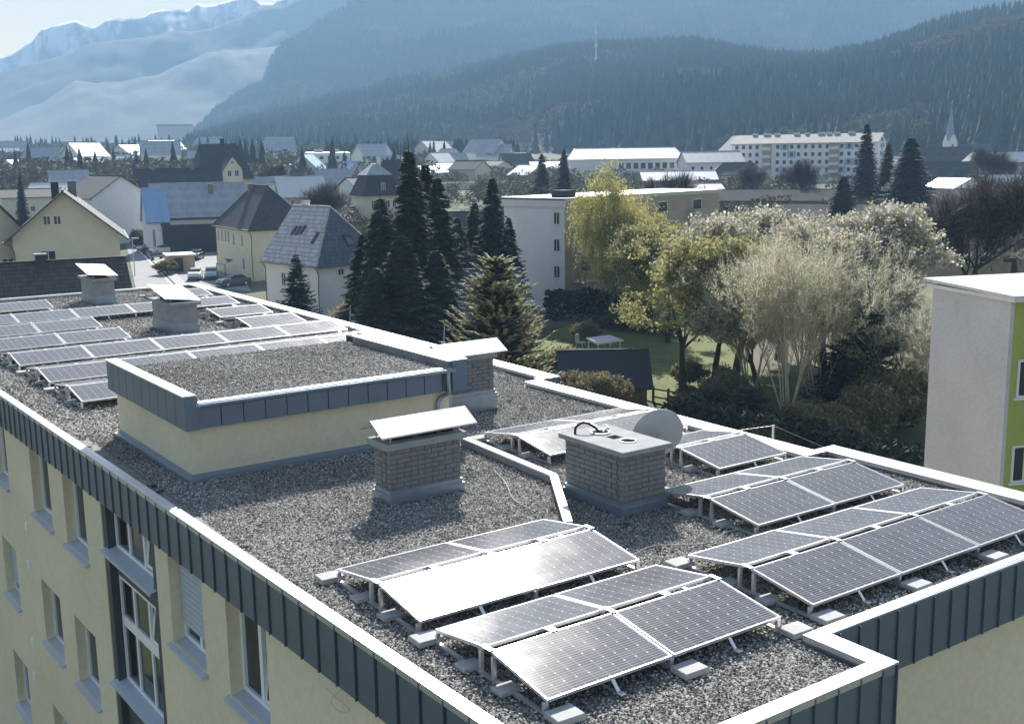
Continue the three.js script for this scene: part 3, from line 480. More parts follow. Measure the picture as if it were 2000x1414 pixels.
{
  const rings = [2]; while (rings[rings.length - 1] < 2400) rings.push(rings[rings.length - 1] * 1.09 + 1.5); rings.push(3000, 3900);
  const n = 144, pos = [], idx = [];
  const hAt = (d) => land(Math.min(d, 2400));
  rings.forEach((d, i) => { for (let j = 0; j < n; j++) { const [x, z] = pol(j * 360 / n, d); pos.push(x, hAt(d), z); } });
  for (let i = 0; i + 1 < rings.length; i++) for (let j = 0; j < n; j++) { const a = i * n + j, b = i * n + (j + 1) % n, c = a + n, d = b + n; idx.push(a, b, d, a, d, c); }
  for (let j = 1; j + 1 < n; j++) idx.push(0, j + 1, j);
  const g = new THREE.BufferGeometry(); g.setAttribute('position', new THREE.Float32BufferAttribute(pos, 3)); g.setIndex(idx); g.computeVertexNormals();
  struct('ground', uvm(g), M.ground);
}
// a strip laid on the land between two polylines of [bearing, distance]
function strip(A, B, up, steps = 8) {
  const q = [], P = (L, t) => { const f = t * (L.length - 1), i = Math.min(L.length - 2, Math.floor(f)), k = f - i; const p0 = pol(...L[i]), p1 = pol(...L[i + 1]); const x = mix(p0[0], p1[0], k), z = mix(p0[1], p1[1], k); return [x, landAt(x, z) + up, z]; };
  const n = steps * (A.length - 1); for (let i = 0; i < n; i++) q.push([P(A, i / n), P(B, i / n), P(B, (i + 1) / n), P(A, (i + 1) / n)]); return poly(q);
}
{
  const L = [[17.6, 110], [16.9, 140], [16.56, 162], [16.46, 185], [16.34, 214], [16.14, 235], [15.7, 290]], R = [[21.5, 110], [19.2, 140], [18.31, 162], [17.63, 183], [16.87, 213], [16.3, 244], [15.75, 290]];
  struct('street', strip(L, R, 0.05), M.asphalt);
  struct('street_marking', strip(R.map(([b, d]) => [b - 0.13, d]), R.map(([b, d]) => [b - 0.06, d]), 0.058), M.paintWhite);
  struct('pavement', strip(R.map(([b, d]) => [b + 0.02, d]), R.map(([b, d]) => [b + 0.55, d]), 0.17), mottled(0.3, 0.3, 0.295, { m: 4, s: 67 }));
  struct('parking_area', strip([[18.5, 160], [17.95, 178], [17.5, 200], [17.3, 215]], [[22.0, 150], [21.6, 170], [20.9, 190], [20.2, 205]], 0.04), M.asphalt);
  struct('lawn', strip([[35.4, 100], [36.2, 108], [37.2, 114], [38, 119]], [[50, 70], [49, 84], [47, 100], [46, 117]], 0.05, 10), M.grass);
}
// ---------------------------------------------------------------- mountains
function profile(pts) { return (b) => { if (b <= pts[0][0]) return pts[0][1]; for (let i = 0; i + 1 < pts.length; i++) if (b <= pts[i + 1][0]) { const t = (b - pts[i][0]) / (pts[i + 1][0] - pts[i][0]); return mix(pts[i][1], pts[i + 1][1], t); } return pts[pts.length - 1][1]; }; }
// height at a bearing and distance: from the foot up to a crest whose elevation (tangent) follows a profile, then down again
function massif({ b0, b1, foot, crest, back, prof, rough = 0.1, s = 1, shape = 1.15, sink = 0, jag = 0 }) {
  const h = (b, d) => {
    const f = typeof foot === 'function' ? foot(b) : foot, c = typeof crest === 'function' ? crest(b) : crest;
    const top = 5.3 + c * prof(b) - sink, low = land(Math.min(f, 2400)) - 6;
    const t = (d - f) / (c - f); let k = t <= 1 ? Math.pow(clamp(t), shape) : 1 - 0.8 * clamp((d - c) / (back - c));
    const nx = b * 0.0175 * c / 320, ny = d / 320, n = fbm(nx + 40, ny, s, 5) - 0.5, n2 = fbm(nx * 0.35 + 9, ny * 0.35, s + 3, 3) - 0.5;
    const w = Math.sin(Math.PI * clamp(t * 0.5 + 0.02)) ; // calm at the foot
    const crestCalm = 1 - 0.75 * Math.exp(-Math.pow((t - 1) / 0.12, 2));
    const spikes = jag ? jag * (top - low) * (1 - Math.abs(2 * fbm(nx * 2.2 + 3, ny * 0.7, s + 11, 5) - 1) * 2 - 0.62) * clamp(t) : 0;
    return low + (top - low) * k + (top - low) * rough * crestCalm * w * (n * 2.2 + n2 * 2.4) + spikes;
  };
  return { h, b0, b1, foot, crest, back };
}
function massifGeo(m, nb, nd) {
  const pos = [], idx = [];
  for (let j = 0; j <= nd; j++) for (let i = 0; i <= nb; i++) {
    const b = mix(m.b0, m.b1, i / nb), f = typeof m.foot === 'function' ? m.foot(b) : m.foot, c = typeof m.crest === 'function' ? m.crest(b) : m.crest;
    const t = j / nd, d = t < 0.75 ? mix(f, c, t / 0.75) : mix(c, m.back, (t - 0.75) / 0.25), [x, z] = pol(b, d); pos.push(x, m.h(b, d), z);
  }
  for (let j = 0; j < nd; j++) for (let i = 0; i < nb; i++) { const a = j * (nb + 1) + i, b = a + 1, c = a + nb + 1, d = c + 1; idx.push(a, b, d, a, d, c); }
  const g = new THREE.BufferGeometry(); g.setAttribute('position', new THREE.Float32BufferAttribute(pos, 3)); g.setIndex(idx); g.computeVertexNormals(); return uvm(g);
}
// crest lines as [bearing, tangent of the elevation]
M.forestFloor = mottled(0.055, 0.055, 0.035, { m: 160, amt: 0.4, fine: 0.3, rough: 1, s: 71, size: 512 });
M.rock = mottled(0.075, 0.072, 0.06, { m: 600, amt: 0.35, fine: 0.25, rough: 1, s: 72, size: 512 });
M.paleSlope = mottled(0.115, 0.108, 0.095, { m: 420, amt: 0.55, fine: 0.3, rough: 1, s: 73, size: 512 });
M.snowRock = (() => { const map = tex(512, 1500, (u, v) => { const a = fbm(u * 8, v * 8, 74, 5, 8), b = fbm(u * 40, v * 12, 75, 3, 0); const k = sstep(0.42, 0.6, a * 0.6 + b * 0.4); return [mix(0.2, 0.85, k), mix(0.2, 0.86, k), mix(0.21, 0.9, k)]; }); return std({ map, roughness: 0.9 }); })();
const hillNear = massif({ b0: 19.2, b1: 66, foot: (b) => mix(1050, 610, sstep(20, 56, b)), crest: (b) => mix(1900, 1150, sstep(24, 60, b)), back: 2050, sink: 17, s: 81, rough: 0.17, jag: 0.035, shape: 1.0, prof: profile([[20.03, 0.0175], [22.00, 0.0295], [23.87, 0.0371], [25.75, 0.0444], [28.59, 0.0528], [30.25, 0.0592], [33.13, 0.0712], [35.54, 0.0804], [38.33, 0.0885], [41.63, 0.0880], [44.10, 0.0895], [46.08, 0.0831], [48.08, 0.0776], [50.08, 0.0755], [52.09, 0.0795], [53.86, 0.0885], [55.64, 0.0977], [57.94, 0.1036], [59.22, 0.1049], [64.39, 0.1112]]) });
const hillMain = massif({ b0: 18.6, b1: 68, foot: 1750, crest: (b) => mix(2550, 2850, sstep(20, 32, b)), back: 3050, sink: 10, s: 83, rough: 0.12, shape: 0.95, prof: profile([[19.22, 0.0103], [20.03, 0.0232], [20.84, 0.0389], [21.77, 0.0497], [23.17, 0.0616], [23.59, 0.0815], [24.22, 0.0948], [25.75, 0.1104], [27.17, 0.1238], [27.88, 0.1350], [29.54, 0.1457], [34.33, 0.1484], [46.58, 0.1420], [64.39, 0.1231]]) });
const rangeC = massif({ b0: 2, b1: 27, foot: 2300, crest: 3150, back: 3350, s: 85, rough: 0.2, jag: 0.05, prof: profile([[4.31, 0.0218], [11.00, 0.0322], [13.26, 0.0460], [14.63, 0.0600], [16.69, 0.0577], [18.99, 0.0708], [21.31, 0.0858], [23.87, 0.0948], [28.59, 0.1089]]) });
const rangeB = massif({ b0: 0, b1: 30, foot: 2800, crest: 3450, back: 3650, s: 87, rough: 0.16, jag: 0.04, prof: profile([[2.10, 0.0394], [11.00, 0.0677], [13.26, 0.0800], [15.54, 0.0917], [17.84, 0.0966], [20.14, 0.1014], [20.84, 0.1042], [22.94, 0.1173], [24.81, 0.1264], [26.22, 0.1358], [29.54, 0.1448]]) });
const rangeA = massif({ b0: 0, b1: 31, foot: 3250, crest: 3850, back: 4050, s: 89, rough: 0.2, jag: 0.07, shape: 1.3, prof: profile([[2.10, 0.0488], [11.00, 0.0809], [12.36, 0.0910], [12.92, 0.0975], [13.49, 0.1061], [14.86, 0.1080], [15.54, 0.1045], [16.11, 0.1094], [16.69, 0.1139], [17.84, 0.1135], [18.87, 0.1220], [19.45, 0.1244], [20.14, 0.1202], [21.31, 0.1227], [22.94, 0.1301], [23.87, 0.1312], [25.28, 0.1286], [26.22, 0.1349], [29.54, 0.1425]]) });
struct('hill_wooded_near', massifGeo(hillNear, 150, 40), M.forestFloor);
struct('hill_wooded_main', massifGeo(hillMain, 150, 40), M.forestFloor);
struct('mountain_slope', massifGeo(rangeC, 220, 50), M.paleSlope);
struct('mountain_ridge', massifGeo(rangeB, 240, 50), M.rock);
struct('mountain_snowy', massifGeo(rangeA, 300, 60), M.snowRock);
// ---------------------------------------------------------------- forests on the hills: nobody could count these
const farConifer = (() => {
  const gs = []; for (let k = 0; k < 5; k++) { const y0 = 0.08 + k * 0.17, r = 0.2 * (1 - k * 0.175), g = new THREE.ConeGeometry(r, 0.36 - k * 0.02, 7, 1, true), p = g.attributes.position; for (let i = 0; i < p.count; i++) { const s = 0.72 + 0.56 * hash(i, k, 5); if (p.getY(i) < 0) p.setXYZ(i, p.getX(i) * s, p.getY(i) - 0.05 * hash(i, k, 6), p.getZ(i) * s); } g.translate(0, y0 + 0.18, 0); g.rotateY(k * 1.3); g.computeVertexNormals(); gs.push(uvm(g)); } return join(gs);
})();
const farBroad = (() => {
  const a = []; for (let k = 0; k < 70; k++) { // clumps of twigs with gaps between them, spread through a rounded crown
    const th = hash(k, 1, 7) * 6.28, u = 2 * hash(k, 2, 7) - 1, r = 0.34 * Math.cbrt(hash(k, 3, 7) * 0.75 + 0.25), s = Math.sqrt(1 - u * u), c = [r * s * Math.cos(th), 0.6 + r * u * 1.15, r * s * Math.sin(th)], w = 0.045 + 0.06 * hash(k, 4, 7);
    const P = (i) => c.map((v, j) => v + w * (2 * hash(k * 5 + i, j, 9) - 1)); const p = [P(0), P(1), P(2), P(3)]; a.push(...p[0], ...p[1], ...p[2], ...p[0], ...p[2], ...p[3]);
  }
  const g = new THREE.BufferGeometry(); g.setAttribute('position', new THREE.Float32BufferAttribute(a, 3)); g.computeVertexNormals(); return join(uvm(g));
})();
const woodMat = std({ color: 0xffffff, roughness: 1 });
function forest(name, label, geo, list, grp) {
  const im = new THREE.InstancedMesh(geo, woodMat, list.length), m4 = new THREE.Matrix4(), q = new THREE.Quaternion(), e = new THREE.Euler(), c = new THREE.Color(); im.name = numbered(name); im.castShadow = im.receiveShadow = true;
  list.forEach(([x, y, z, h, r, g, b, fat = 1], i) => { e.set(rr(-0.05, 0.05), rr(0, 6.28), rr(-0.05, 0.05)); q.setFromEuler(e); m4.compose(new THREE.Vector3(x, y - h * 0.05, z), q, new THREE.Vector3(h * fat, h, h * fat)); im.setMatrixAt(i, m4); im.setColorAt(i, c.setRGB(r, g, b)); });
  scene.add(tag(im, label, 'forest', grp, 'stuff')); return im;
}
{
  const con = [], bro = [];
  const scatter = (m, n, hs, broadShare, s, tMax) => { for (let i = 0; i < n; i++) {
    const b = rr(m.b0 + 0.3, Math.min(m.b1, m === hillNear || m === hillMain ? 64 : 27)), f = typeof m.foot === 'function' ? m.foot(b) : m.foot, c = typeof m.crest === 'function' ? m.crest(b) : m.crest, t = Math.sqrt(rnd()) * tMax, d = mix(f, c, t), [x, z] = pol(b, d);
    const patch = fbm(x / 110, z / 110, s, 4), isB = patch + rr(-0.09, 0.09) > broadShare, y = m.h(b, d), k = rr(0.7, 1.3);
    if (isB) { const w = rnd(); bro.push([x, y, z, rr(hs * 0.55, hs * 0.95), 0.13 * k * (w < 0.25 ? 1.6 : 1), 0.115 * k * (w < 0.25 ? 1.5 : 1), 0.075 * k, rr(0.8, 1.15)]); }
    else con.push([x, y, z, rr(hs * 0.75, hs * 1.35), 0.032 * k, 0.05 * k, 0.03 * k, rr(0.85, 1.25)]);
  } };
  scatter(hillNear, 40000, 20, 0.53, 91, 1.03);
  scatter(hillMain, 46000, 22, 0.55, 92, 1.02);
  forest('hillside_conifer_forest', 'dark conifer forest covering the blue hazy hillsides', farConifer, con);
  forest('hillside_leafless_wood', 'paler leafless woods in patches among the hillside conifers', farBroad, bro);
  const val = [], valc = [];
  for (let i = 0; i < 9000; i++) { const b = rr(8, 31), d = 400 + 930 * Math.pow(rnd(), 0.8), [x, z] = pol(b, d); if (fbm(x / 90, z / 90, 95, 3) < 0.46) continue; const k = rr(0.7, 1.3), con2 = rnd() < 0.06; (con2 ? valc : val).push(con2 ? [x, land(d), z, rr(9, 18), 0.03 * k, 0.045 * k, 0.03 * k, 1.1] : [x, land(d), z, rr(6, 12), 0.15 * k, 0.14 * k, 0.075 * k, 1.1]); }
  for (let i = 0; i < 420; i++) { const b = rr(26, 35.5), d = rr(575, 660), [x, z] = pol(b, d); valc.push([x, land(d), z, rr(9, 15), 0.028, 0.042, 0.028, 1.15]); }
  for (let i = 0; i < 4200; i++) { const b = rr(22, 62), d = 175 + 420 * rnd(), [x, z] = pol(b, d); if (fbm(x / 40, z / 40, 96, 3) < 0.52) continue; const k = rr(0.7, 1.3); val.push([x, land(d), z, rr(2.5, 6.5), 0.15 * k, 0.135 * k, 0.08 * k, 1.15]); }
  forest('valley_leafless_wood', 'brownish leafless groves on the far valley floor behind the houses', farBroad, val);
  forest('valley_conifer_wood', 'dark rows of conifers on the valley floor at the foot of the hill', farConifer, valc);
}
// ---------------------------------------------------------------- houses and larger buildings of the town
function tiles(r, g, b, s, { course = 0.34, col = 0.3, dark = 0.45, amt = 0.2, rough = 0.8 } = {}) {
  const N = 8, map = tex(256, [col * N, course * N], (v, u) => {
    const cu = u * N, cv = v * N, fu = cu - Math.floor(cu), fv = cv - Math.floor(cv), t = 1 + amt * (hash(Math.floor(cu), Math.floor(cv), s) - 0.5) * 2;
    const k = t * (fu < 0.14 ? dark : 1) * (fv < 0.12 ? (1 + dark) / 2 : 1) * (0.92 + 0.16 * hash(Math.floor(u * 256), Math.floor(v * 256), s)); return [r * k, g * k, b * k];
  });
  const bump = tex(256, [col * N, course * N], (v, u) => { const cu = u * N, fu = cu - Math.floor(cu), cv = v * N, fv = cv - Math.floor(cv); return clamp(fu * 0.7 + 0.3 * Math.sin(Math.PI * fv)); }, false);
  return std({ map, bumpMap: bump, bumpScale: 0.03, roughness: rough });
}
const T = {
  slate: tiles(0.06, 0.066, 0.075, 1), brown: tiles(0.075, 0.068, 0.062, 2), grey: tiles(0.44, 0.44, 0.44, 3, { dark: 0.35, rough: 0.6, course: 0.42, col: 0.36 }), blueSlate: tiles(0.09, 0.115, 0.15, 4, { course: 0.4, dark: 0.6 }),
  metal: mottled(0.34, 0.36, 0.38, { m: 3, amt: 0.2, rough: 0.5, metal: 0.35, s: 101 }), white: mottled(0.60, 0.61, 0.62, { m: 4, amt: 0.06, rough: 0.5, s: 102 }), red: tiles(0.2, 0.13, 0.10, 5),
  cream: mottled(0.62, 0.58, 0.44, { m: 4, amt: 0.06, s: 103 }), pale: mottled(0.66, 0.66, 0.67, { m: 5, amt: 0.07, s: 104 }), yellow: mottled(0.64, 0.60, 0.45, { m: 4, amt: 0.07, s: 105 }), green: mottled(0.33, 0.38, 0.11, { m: 3, amt: 0.05, s: 106 }), whiteWall: mottled(0.74, 0.73, 0.72, { m: 4, amt: 0.06, s: 107 }), tan: mottled(0.40, 0.34, 0.24, { m: 3, amt: 0.12, s: 108 }), wood: mottled(0.12, 0.085, 0.055, { m: 1, amt: 0.3, s: 109 }), dark: plain(0.045, 0.05, 0.058, 0.9), darkRoof: new THREE.MeshPhysicalMaterial({ map: mottled(0.05, 0.05, 0.052, { m: 6, amt: 0.35, fine: 0.2, s: 133 }).map, roughness: 1, specularIntensity: 0.25, side: THREE.DoubleSide }), blue: mottled(0.22, 0.36, 0.55, { m: 3, amt: 0.08, rough: 0.45, s: 110 }),
  frame: plain(0.66, 0.66, 0.66, 0.6), glass: std({ color: lin(0.03, 0.036, 0.042), roughness: 0.15 }), glassBlue: std({ color: lin(0.10, 0.13, 0.17), roughness: 0.2 }), gutter: plain(0.16, 0.15, 0.10, 0.5, 0.4), brickRed: mottled(0.24, 0.13, 0.09, { m: 0.8, amt: 0.25, s: 111 }),
};
function slab(p, t) { // thick sheet from a loop of points, thickness straight down
  const lo = p.map(([x, y, z]) => [x, y - t, z]), q = [p, [...lo].reverse()]; for (let i = 0; i < p.length; i++) { const j = (i + 1) % p.length; q.push([p[i], p[j], lo[j], lo[i]]); } return poly(q);
}
// window on a wall: centre u along the wall, height y, drawn in a frame whose +z leaves the wall
function addWindow(parent, mat4, u, y, w, h, { frame = T.frame, glass = T.glass, cross = true, sill = true, proud = 0.03 } = {}) {
  const g = group('window', parent), f = 0.07;
  const fr = [bx(u - w / 2, u + w / 2, y + h / 2 - f, y + h / 2, 0, proud), bx(u - w / 2, u + w / 2, y - h / 2, y - h / 2 + f, 0, proud), bx(u - w / 2, u - w / 2 + f, y - h / 2 + f, y + h / 2 - f, 0, proud), bx(u + w / 2 - f, u + w / 2, y - h / 2 + f, y + h / 2 - f, 0, proud)];
  if (cross) fr.push(bx(u - f / 2, u + f / 2, y - h / 2 + f, y + h / 2 - f, 0, proud));
  mesh('frame', fr.map((k) => k.applyMatrix4(mat4)), frame, g);
  mesh('pane', bx(u - w / 2 + f, u + w / 2 - f, y - h / 2 + f, y + h / 2 - f, 0, proud * 0.4).applyMatrix4(mat4), glass, g);
  if (sill) mesh('sill', bx(u - w / 2 - 0.08, u + w / 2 + 0.08, y - h / 2 - 0.06, y - h / 2, 0, 0.12).applyMatrix4(mat4), T.frame, g);
}
const sideM = (l, w) => ({ front: new THREE.Matrix4().makeTranslation(0, 0, w / 2), back: new THREE.Matrix4().makeRotationY(Math.PI).setPosition(0, 0, -w / 2), right: new THREE.Matrix4().makeRotationY(Math.PI / 2).setPosition(l / 2, 0, 0), left: new THREE.Matrix4().makeRotationY(-Math.PI / 2).setPosition(-l / 2, 0, 0) });
// a house: ridge along local x, length l, width w
function house(name, label, cat, { b, d, turn = 0, l, w, eave, ridge, roof, wall, hip = 0, over = 0.5, windows = [], chimneys = [], pipes = true, base = 0, gable = wall, snow = 0, grp, gut = true, dormers = [], corner = null }) {
  let [x, z] = pol(b, d); if (corner) { const a = face(b) + turn, cx = corner[0] * l / 2, cz = corner[1] * w / 2; x -= cx * Math.cos(a) + cz * Math.sin(a); z -= -cx * Math.sin(a) + cz * Math.cos(a); }
  const y = landAt(x, z) + base, t = thing(name, label, cat, [x, y, z], face(b) + turn, grp), L = l / 2, W = w / 2;
  mesh('wall', bx(-L, L, -3, eave, -W, W), wall, t);
  const hl = hip * Math.min(W, L), rL = L - hl, k = (ridge - eave) / W, ye = eave - over * k, X = L + over, Z = W + over, th = 0.18;
  if (hip === 0) {
    for (const e of [-L, L]) mesh('gable', poly([[[e, eave, -W], [e, eave, W], [e, ridge - 0.05, 0]]]), gable, t);
    for (const e of [Z, -Z]) mesh('roof_slope', slab([[-X, ye, e], [X, ye, e], [X, ridge + 0.1, 0], [-X, ridge + 0.1, 0]], th), roof, t);
    mesh('ridge_cap', bar([-X, ridge + 0.12, 0], [X, ridge + 0.12, 0], 0.24, 0.1), roof, t);
  } else {
    const e = [[-X, ye, Z], [X, ye, Z], [X, ye, -Z], [-X, ye, -Z]], r0 = [-rL, ridge + 0.1, 0], r1 = [rL, ridge + 0.1, 0];
    for (const q of [[e[0], e[1], r1, r0], [e[2], e[3], r0, r1], [e[1], e[2], r1], [e[3], e[0], r0]]) mesh('roof_slope', slab(q, th), roof, t);
    mesh('ridge_cap', [bar(r0, r1, 0.22, 0.1), bar(r0, e[0], 0.2, 0.1), bar(r0, e[3], 0.2, 0.1), bar(r1, e[1], 0.2, 0.1), bar(r1, e[2], 0.2, 0.1)], roof, t);
  }
  if (gut) mesh('gutter', [bar([-X, ye - 0.05, Z + 0.06], [X, ye - 0.05, Z + 0.06], 0.12), bar([-X, ye - 0.05, -Z - 0.06], [X, ye - 0.05, -Z - 0.06], 0.12)], T.gutter, t);
  if (pipes) for (const [px, pz] of [[-L - 0.06, W + 0.06], [L + 0.06, W + 0.06]]) mesh('downpipe', tube([[px, ye - 0.1, Z], [px, ye - 0.6, pz], [px, eave * 0.5, pz], [px, -1, pz]], 0.06, 6, 14), T.gutter, t);
  const S = sideM(l, w);
  for (const [sd, u, yy, ww, hh, o] of windows) addWindow(t, S[sd], u, yy, ww, hh, o);
  for (const [cx, cz, ch, s = 0.7, cm = M.mortar] of chimneys) { const c = group('chimney', t), top = ridge - Math.abs(cz) * k + ch; mesh('stack', bx(cx - s / 2, cx + s / 2, ridge - Math.abs(cz) * k - 0.8, top, cz - s / 2, cz + s / 2), cm, c); mesh('cap', bx(cx - s / 2 - 0.1, cx + s / 2 + 0.1, top, top + 0.1, cz - s / 2 - 0.1, cz + s / 2 + 0.1), M.concrete, c); }
  for (const [cx, t0, t1, ww] of dormers) { // roof windows lying in the front slope, t from eave (0) to ridge (1)
    const p = (u, q) => [cx + u, eave + (ridge - eave) * q + 0.18, W * (1 - q)], g = group('roof_window', t); mesh('frame', slab([p(-ww / 2, t0), p(ww / 2, t0), p(ww / 2, t1), p(-ww / 2, t1)], 0.1), T.dark, g); mesh('pane', slab([p(-ww / 2 + 0.08, t0 + 0.02), p(ww / 2 - 0.08, t0 + 0.02), p(ww / 2 - 0.08, t1 - 0.02), p(-ww / 2 + 0.08, t1 - 0.02)].map(([a, b2, c]) => [a, b2 + 0.02, c]), 0.03), T.glass, g);
  }
  return t;
}
const D2 = Math.PI / 180;
house('gabled_house', 'cream gabled house with dark brown roof left of the street', 'house', { b: 13.75, d: 135, turn: -90 * D2 - 0.02, l: 15, w: 10.4, eave: 9.9, ridge: 14.2, roof: T.slate, wall: T.yellow, gable: T.yellow, over: 0.85, windows: [['right', -1.9, 7.6, 1.5, 1.2], ['right', -1.75, 11.3, 0.75, 0.95], ['right', -0.75, 11.3, 0.75, 0.95], ['right', 2.4, 4.6, 1.4, 1.2], ['right', -2, 4.6, 1.4, 1.2]], chimneys: [[-3, -0.8, 1.5, 0.9, M.brick[0]], [0.5, 0.9, 1.6, 0.8, T.dark]] });
house('tiled_house', 'house with a broad dark tiled roof just past the far roof edge', 'house', { b: 11.9, d: 101, turn: 0.06, l: 14.2, w: 13, eave: 4.4, ridge: 9.95, roof: T.brown, wall: T.cream, over: 0.6, chimneys: [[1.0, 0.2, 0.8, 0.8, T.dark]] });
house('side_house', 'cream house with steep dark roof cut by the left picture edge', 'house', { b: 9.7, d: 137, turn: -70 * D2, l: 12, w: 10, eave: 8.2, ridge: 13.6, roof: T.brown, wall: T.cream, windows: [['right', 1.2, 6.6, 1.2, 1.2]], chimneys: [[1, 0, 1.2]] });
house('cream_house', 'cream two storey house with dark hipped roof and narrow windows by the parking area', 'house', { b: 22.15, d: 160, corner: [1, 1], turn: -1.22, l: 14.5, w: 9, eave: 7.4, ridge: 12.6, roof: T.slate, wall: T.cream, hip: 1, over: 0.45, windows: [...[-6.2, -4.7, -3.2, -1.9, 0.2, 3.6].map((u, i) => ['front', u, 5.5 - (i > 3 ? 0.3 : 0), 0.7, 1.7]), ['front', 3.8, 2.0, 0.8, 1.7], ['right', 2.4, 5.2, 1.0, 1.4]], chimneys: [[0.2, -1.6, 2.0, 0.75, T.pale], [-2.5, 0.6, 0.9]] });
house('white_house', 'white house with pale striped tile roof, roof windows and blue slate hip', 'house', { b: 25.3, d: 124, corner: [1, 1], turn: -0.98, l: 10.5, w: 8.8, eave: 6.5, ridge: 11.9, roof: T.grey, wall: T.whiteWall, hip: 0, over: 0.55, windows: [['front', -1.6, 4.0, 0.9, 1.5], ['front', -0.2, 4.0, 0.9, 1.5], ['right', 2.0, 4.2, 1.3, 1.1], ['right', -1.4, 5.0, 0.8, 0.7], ['right', 2.0, 2.6, 1.3, 1.1]], chimneys: [[-3.6, -0.3, 0.9, 0.7, T.whiteWall]] });
{ // the white house's hip towards the viewer is blue slate; roof windows lie in both slopes
  const t = scene.children.find((o) => o.name === 'white_house'); for (const o of t.children.filter((c) => ['roof_slope', 'gable', 'ridge_cap'].includes(c.name))) t.remove(o);
  const L = 5.25, W = 4.4, ov = 0.55, eave = 6.5, ridge = 11.9, k = (ridge - eave) / W, ye = eave - ov * k, X = L + ov, Z = W + ov, rL = L - 3.6, e = [[-X, ye, Z], [X, ye, Z], [X, ye, -Z], [-X, ye, -Z]], r0 = [-X, ridge + 0.1, 0], r1 = [rL, ridge + 0.1, 0];
  mesh('gable', poly([[[-L, eave, -W], [-L, eave, W], [-L, ridge, 0]]]), T.whiteWall, t);
  mesh('roof_slope', slab([e[1], e[2], r1], 0.18), T.blueSlate, t).userData.label = 'blue slate hip towards the viewer'; mesh('roof_slope', slab([e[0], e[1], r1, r0], 0.18), T.grey, t).userData.label = 'pale striped tile slope'; mesh('roof_slope', slab([e[2], e[3], r0, r1], 0.18), T.grey, t);
  mesh('ridge_cap', [bar(r0, r1, 0.22, 0.1), bar(r1, e[1], 0.2, 0.1), bar(r1, e[2], 0.2, 0.1)], T.grey, t);
  const F = (u, q, up = 0.16) => [u, mix(ye, ridge + 0.1, q) + up, mix(Z, 0, q)], H = (q, s, up = 0.16) => { const a = e[1].map((v, i) => mix(v, r1[i], q)), b2 = e[2].map((v, i) => mix(v, r1[i], q)); return a.map((v, i) => mix(v, b2[i], s) + (i === 1 ? up : 0)); };
  for (const [u, q0, q1, w] of [[-2.6, 0.48, 0.62, 0.5], [-1.8, 0.48, 0.62, 0.5], [-1.0, 0.5, 0.64, 0.5], [2.2, 0.36, 0.54, 0.55]]) { const g = group('roof_window', t); mesh('frame', slab([F(u, q0), F(u + w, q0), F(u + w, q1), F(u, q1)], 0.12), T.dark, g); mesh('pane', slab([F(u + 0.08, q0 + 0.02, 0.19), F(u + w - 0.08, q0 + 0.02, 0.19), F(u + w - 0.08, q1 - 0.02, 0.19), F(u + 0.08, q1 - 0.02, 0.19)], 0.02), T.glass, g); }
  const g = group('roof_window', t); mesh('frame', slab([H(0.28, 0.52), H(0.28, 0.68), H(0.48, 0.7), H(0.48, 0.5)], 0.12), T.dark, g); mesh('pane', slab([H(0.3, 0.54, 0.2), H(0.3, 0.66, 0.2), H(0.42, 0.66, 0.2), H(0.42, 0.54, 0.2)], 0.02), T.glassBlue, g);
}
house('barn', 'long barn with pale metal sheet roof and dark lower wall behind the parking area', 'barn', { b: 19.75, d: 213, turn: 0.05, l: 15.6, w: 12, eave: 4.6, ridge: 11.2, roof: T.metal, wall: T.pale, over: 0.5, windows: [['front', -2, 1.6, 0.9, 0.9], ['front', 2, 1.6, 0.9, 0.9]], chimneys: [[2.2, 1.4, 1.4, 0.8]], pipes: false });
house('lean_to_shed', 'dark timber lean to along the foot of the barn', 'shed', { b: 19.9, d: 203.5, turn: 0.05, l: 13.5, w: 3.4, eave: 4.9, ridge: 5.7, roof: T.dark, wall: T.dark, gut: false, pipes: false, over: 0.2 });
house('blue_dormer_house', 'narrow gabled house with bright blue roof at the barn end', 'house', { b: 17.7, d: 206, turn: 0.12, l: 3.4, w: 8, eave: 5.6, ridge: 10.8, roof: T.blue, wall: T.pale, over: 0.3, windows: [['front', -0.8, 2.6, 0.5, 3], ['front', 0.8, 2.6, 0.5, 3]], pipes: false });
house('turret_house', 'pale narrow house with steep gable left of the blue roof', 'house', { b: 16.8, d: 236, turn: -80 * D2, l: 9, w: 5, eave: 6, ridge: 11, roof: T.slate, wall: T.cream, windows: [['right', 0, 6.4, 1, 1.2], ['right', 0, 3, 1.8, 1.4]], pipes: false });
house('dark_roof_house', 'long house with plain dark roof above the barn', 'house', { b: 18.9, d: 252, turn: 0.02, l: 17, w: 9, eave: 8.5, ridge: 12.6, roof: T.slate, wall: T.pale, chimneys: [[-5, 0, 1], [3, 0, 1]], windows: [['front', -4, 7.3, 1, 1.1], ['front', 4, 7.3, 1, 1.1]], pipes: false });
house('hall', 'wide hall with pale gable and dark verge left of the street', 'hall', { b: 15.6, d: 232, turn: -90 * D2 + 0.3, l: 18, w: 11, eave: 8.6, ridge: 12.2, roof: T.slate, wall: T.pale, pipes: false });
house('mansard_house', 'tall house with steep dark roof and pale gabled dormer on the skyline', 'house', { b: 20.85, d: 300, turn: 0.25, l: 13, w: 11, eave: 9.2, ridge: 17, roof: T.slate, wall: T.cream, hip: 0.35, over: 0.5, chimneys: [[1, 0, 1.4, 0.9, T.dark]], windows: [['front', -2, 7, 1, 1.3], ['front', 2.5, 7, 1, 1.3]], pipes: false });
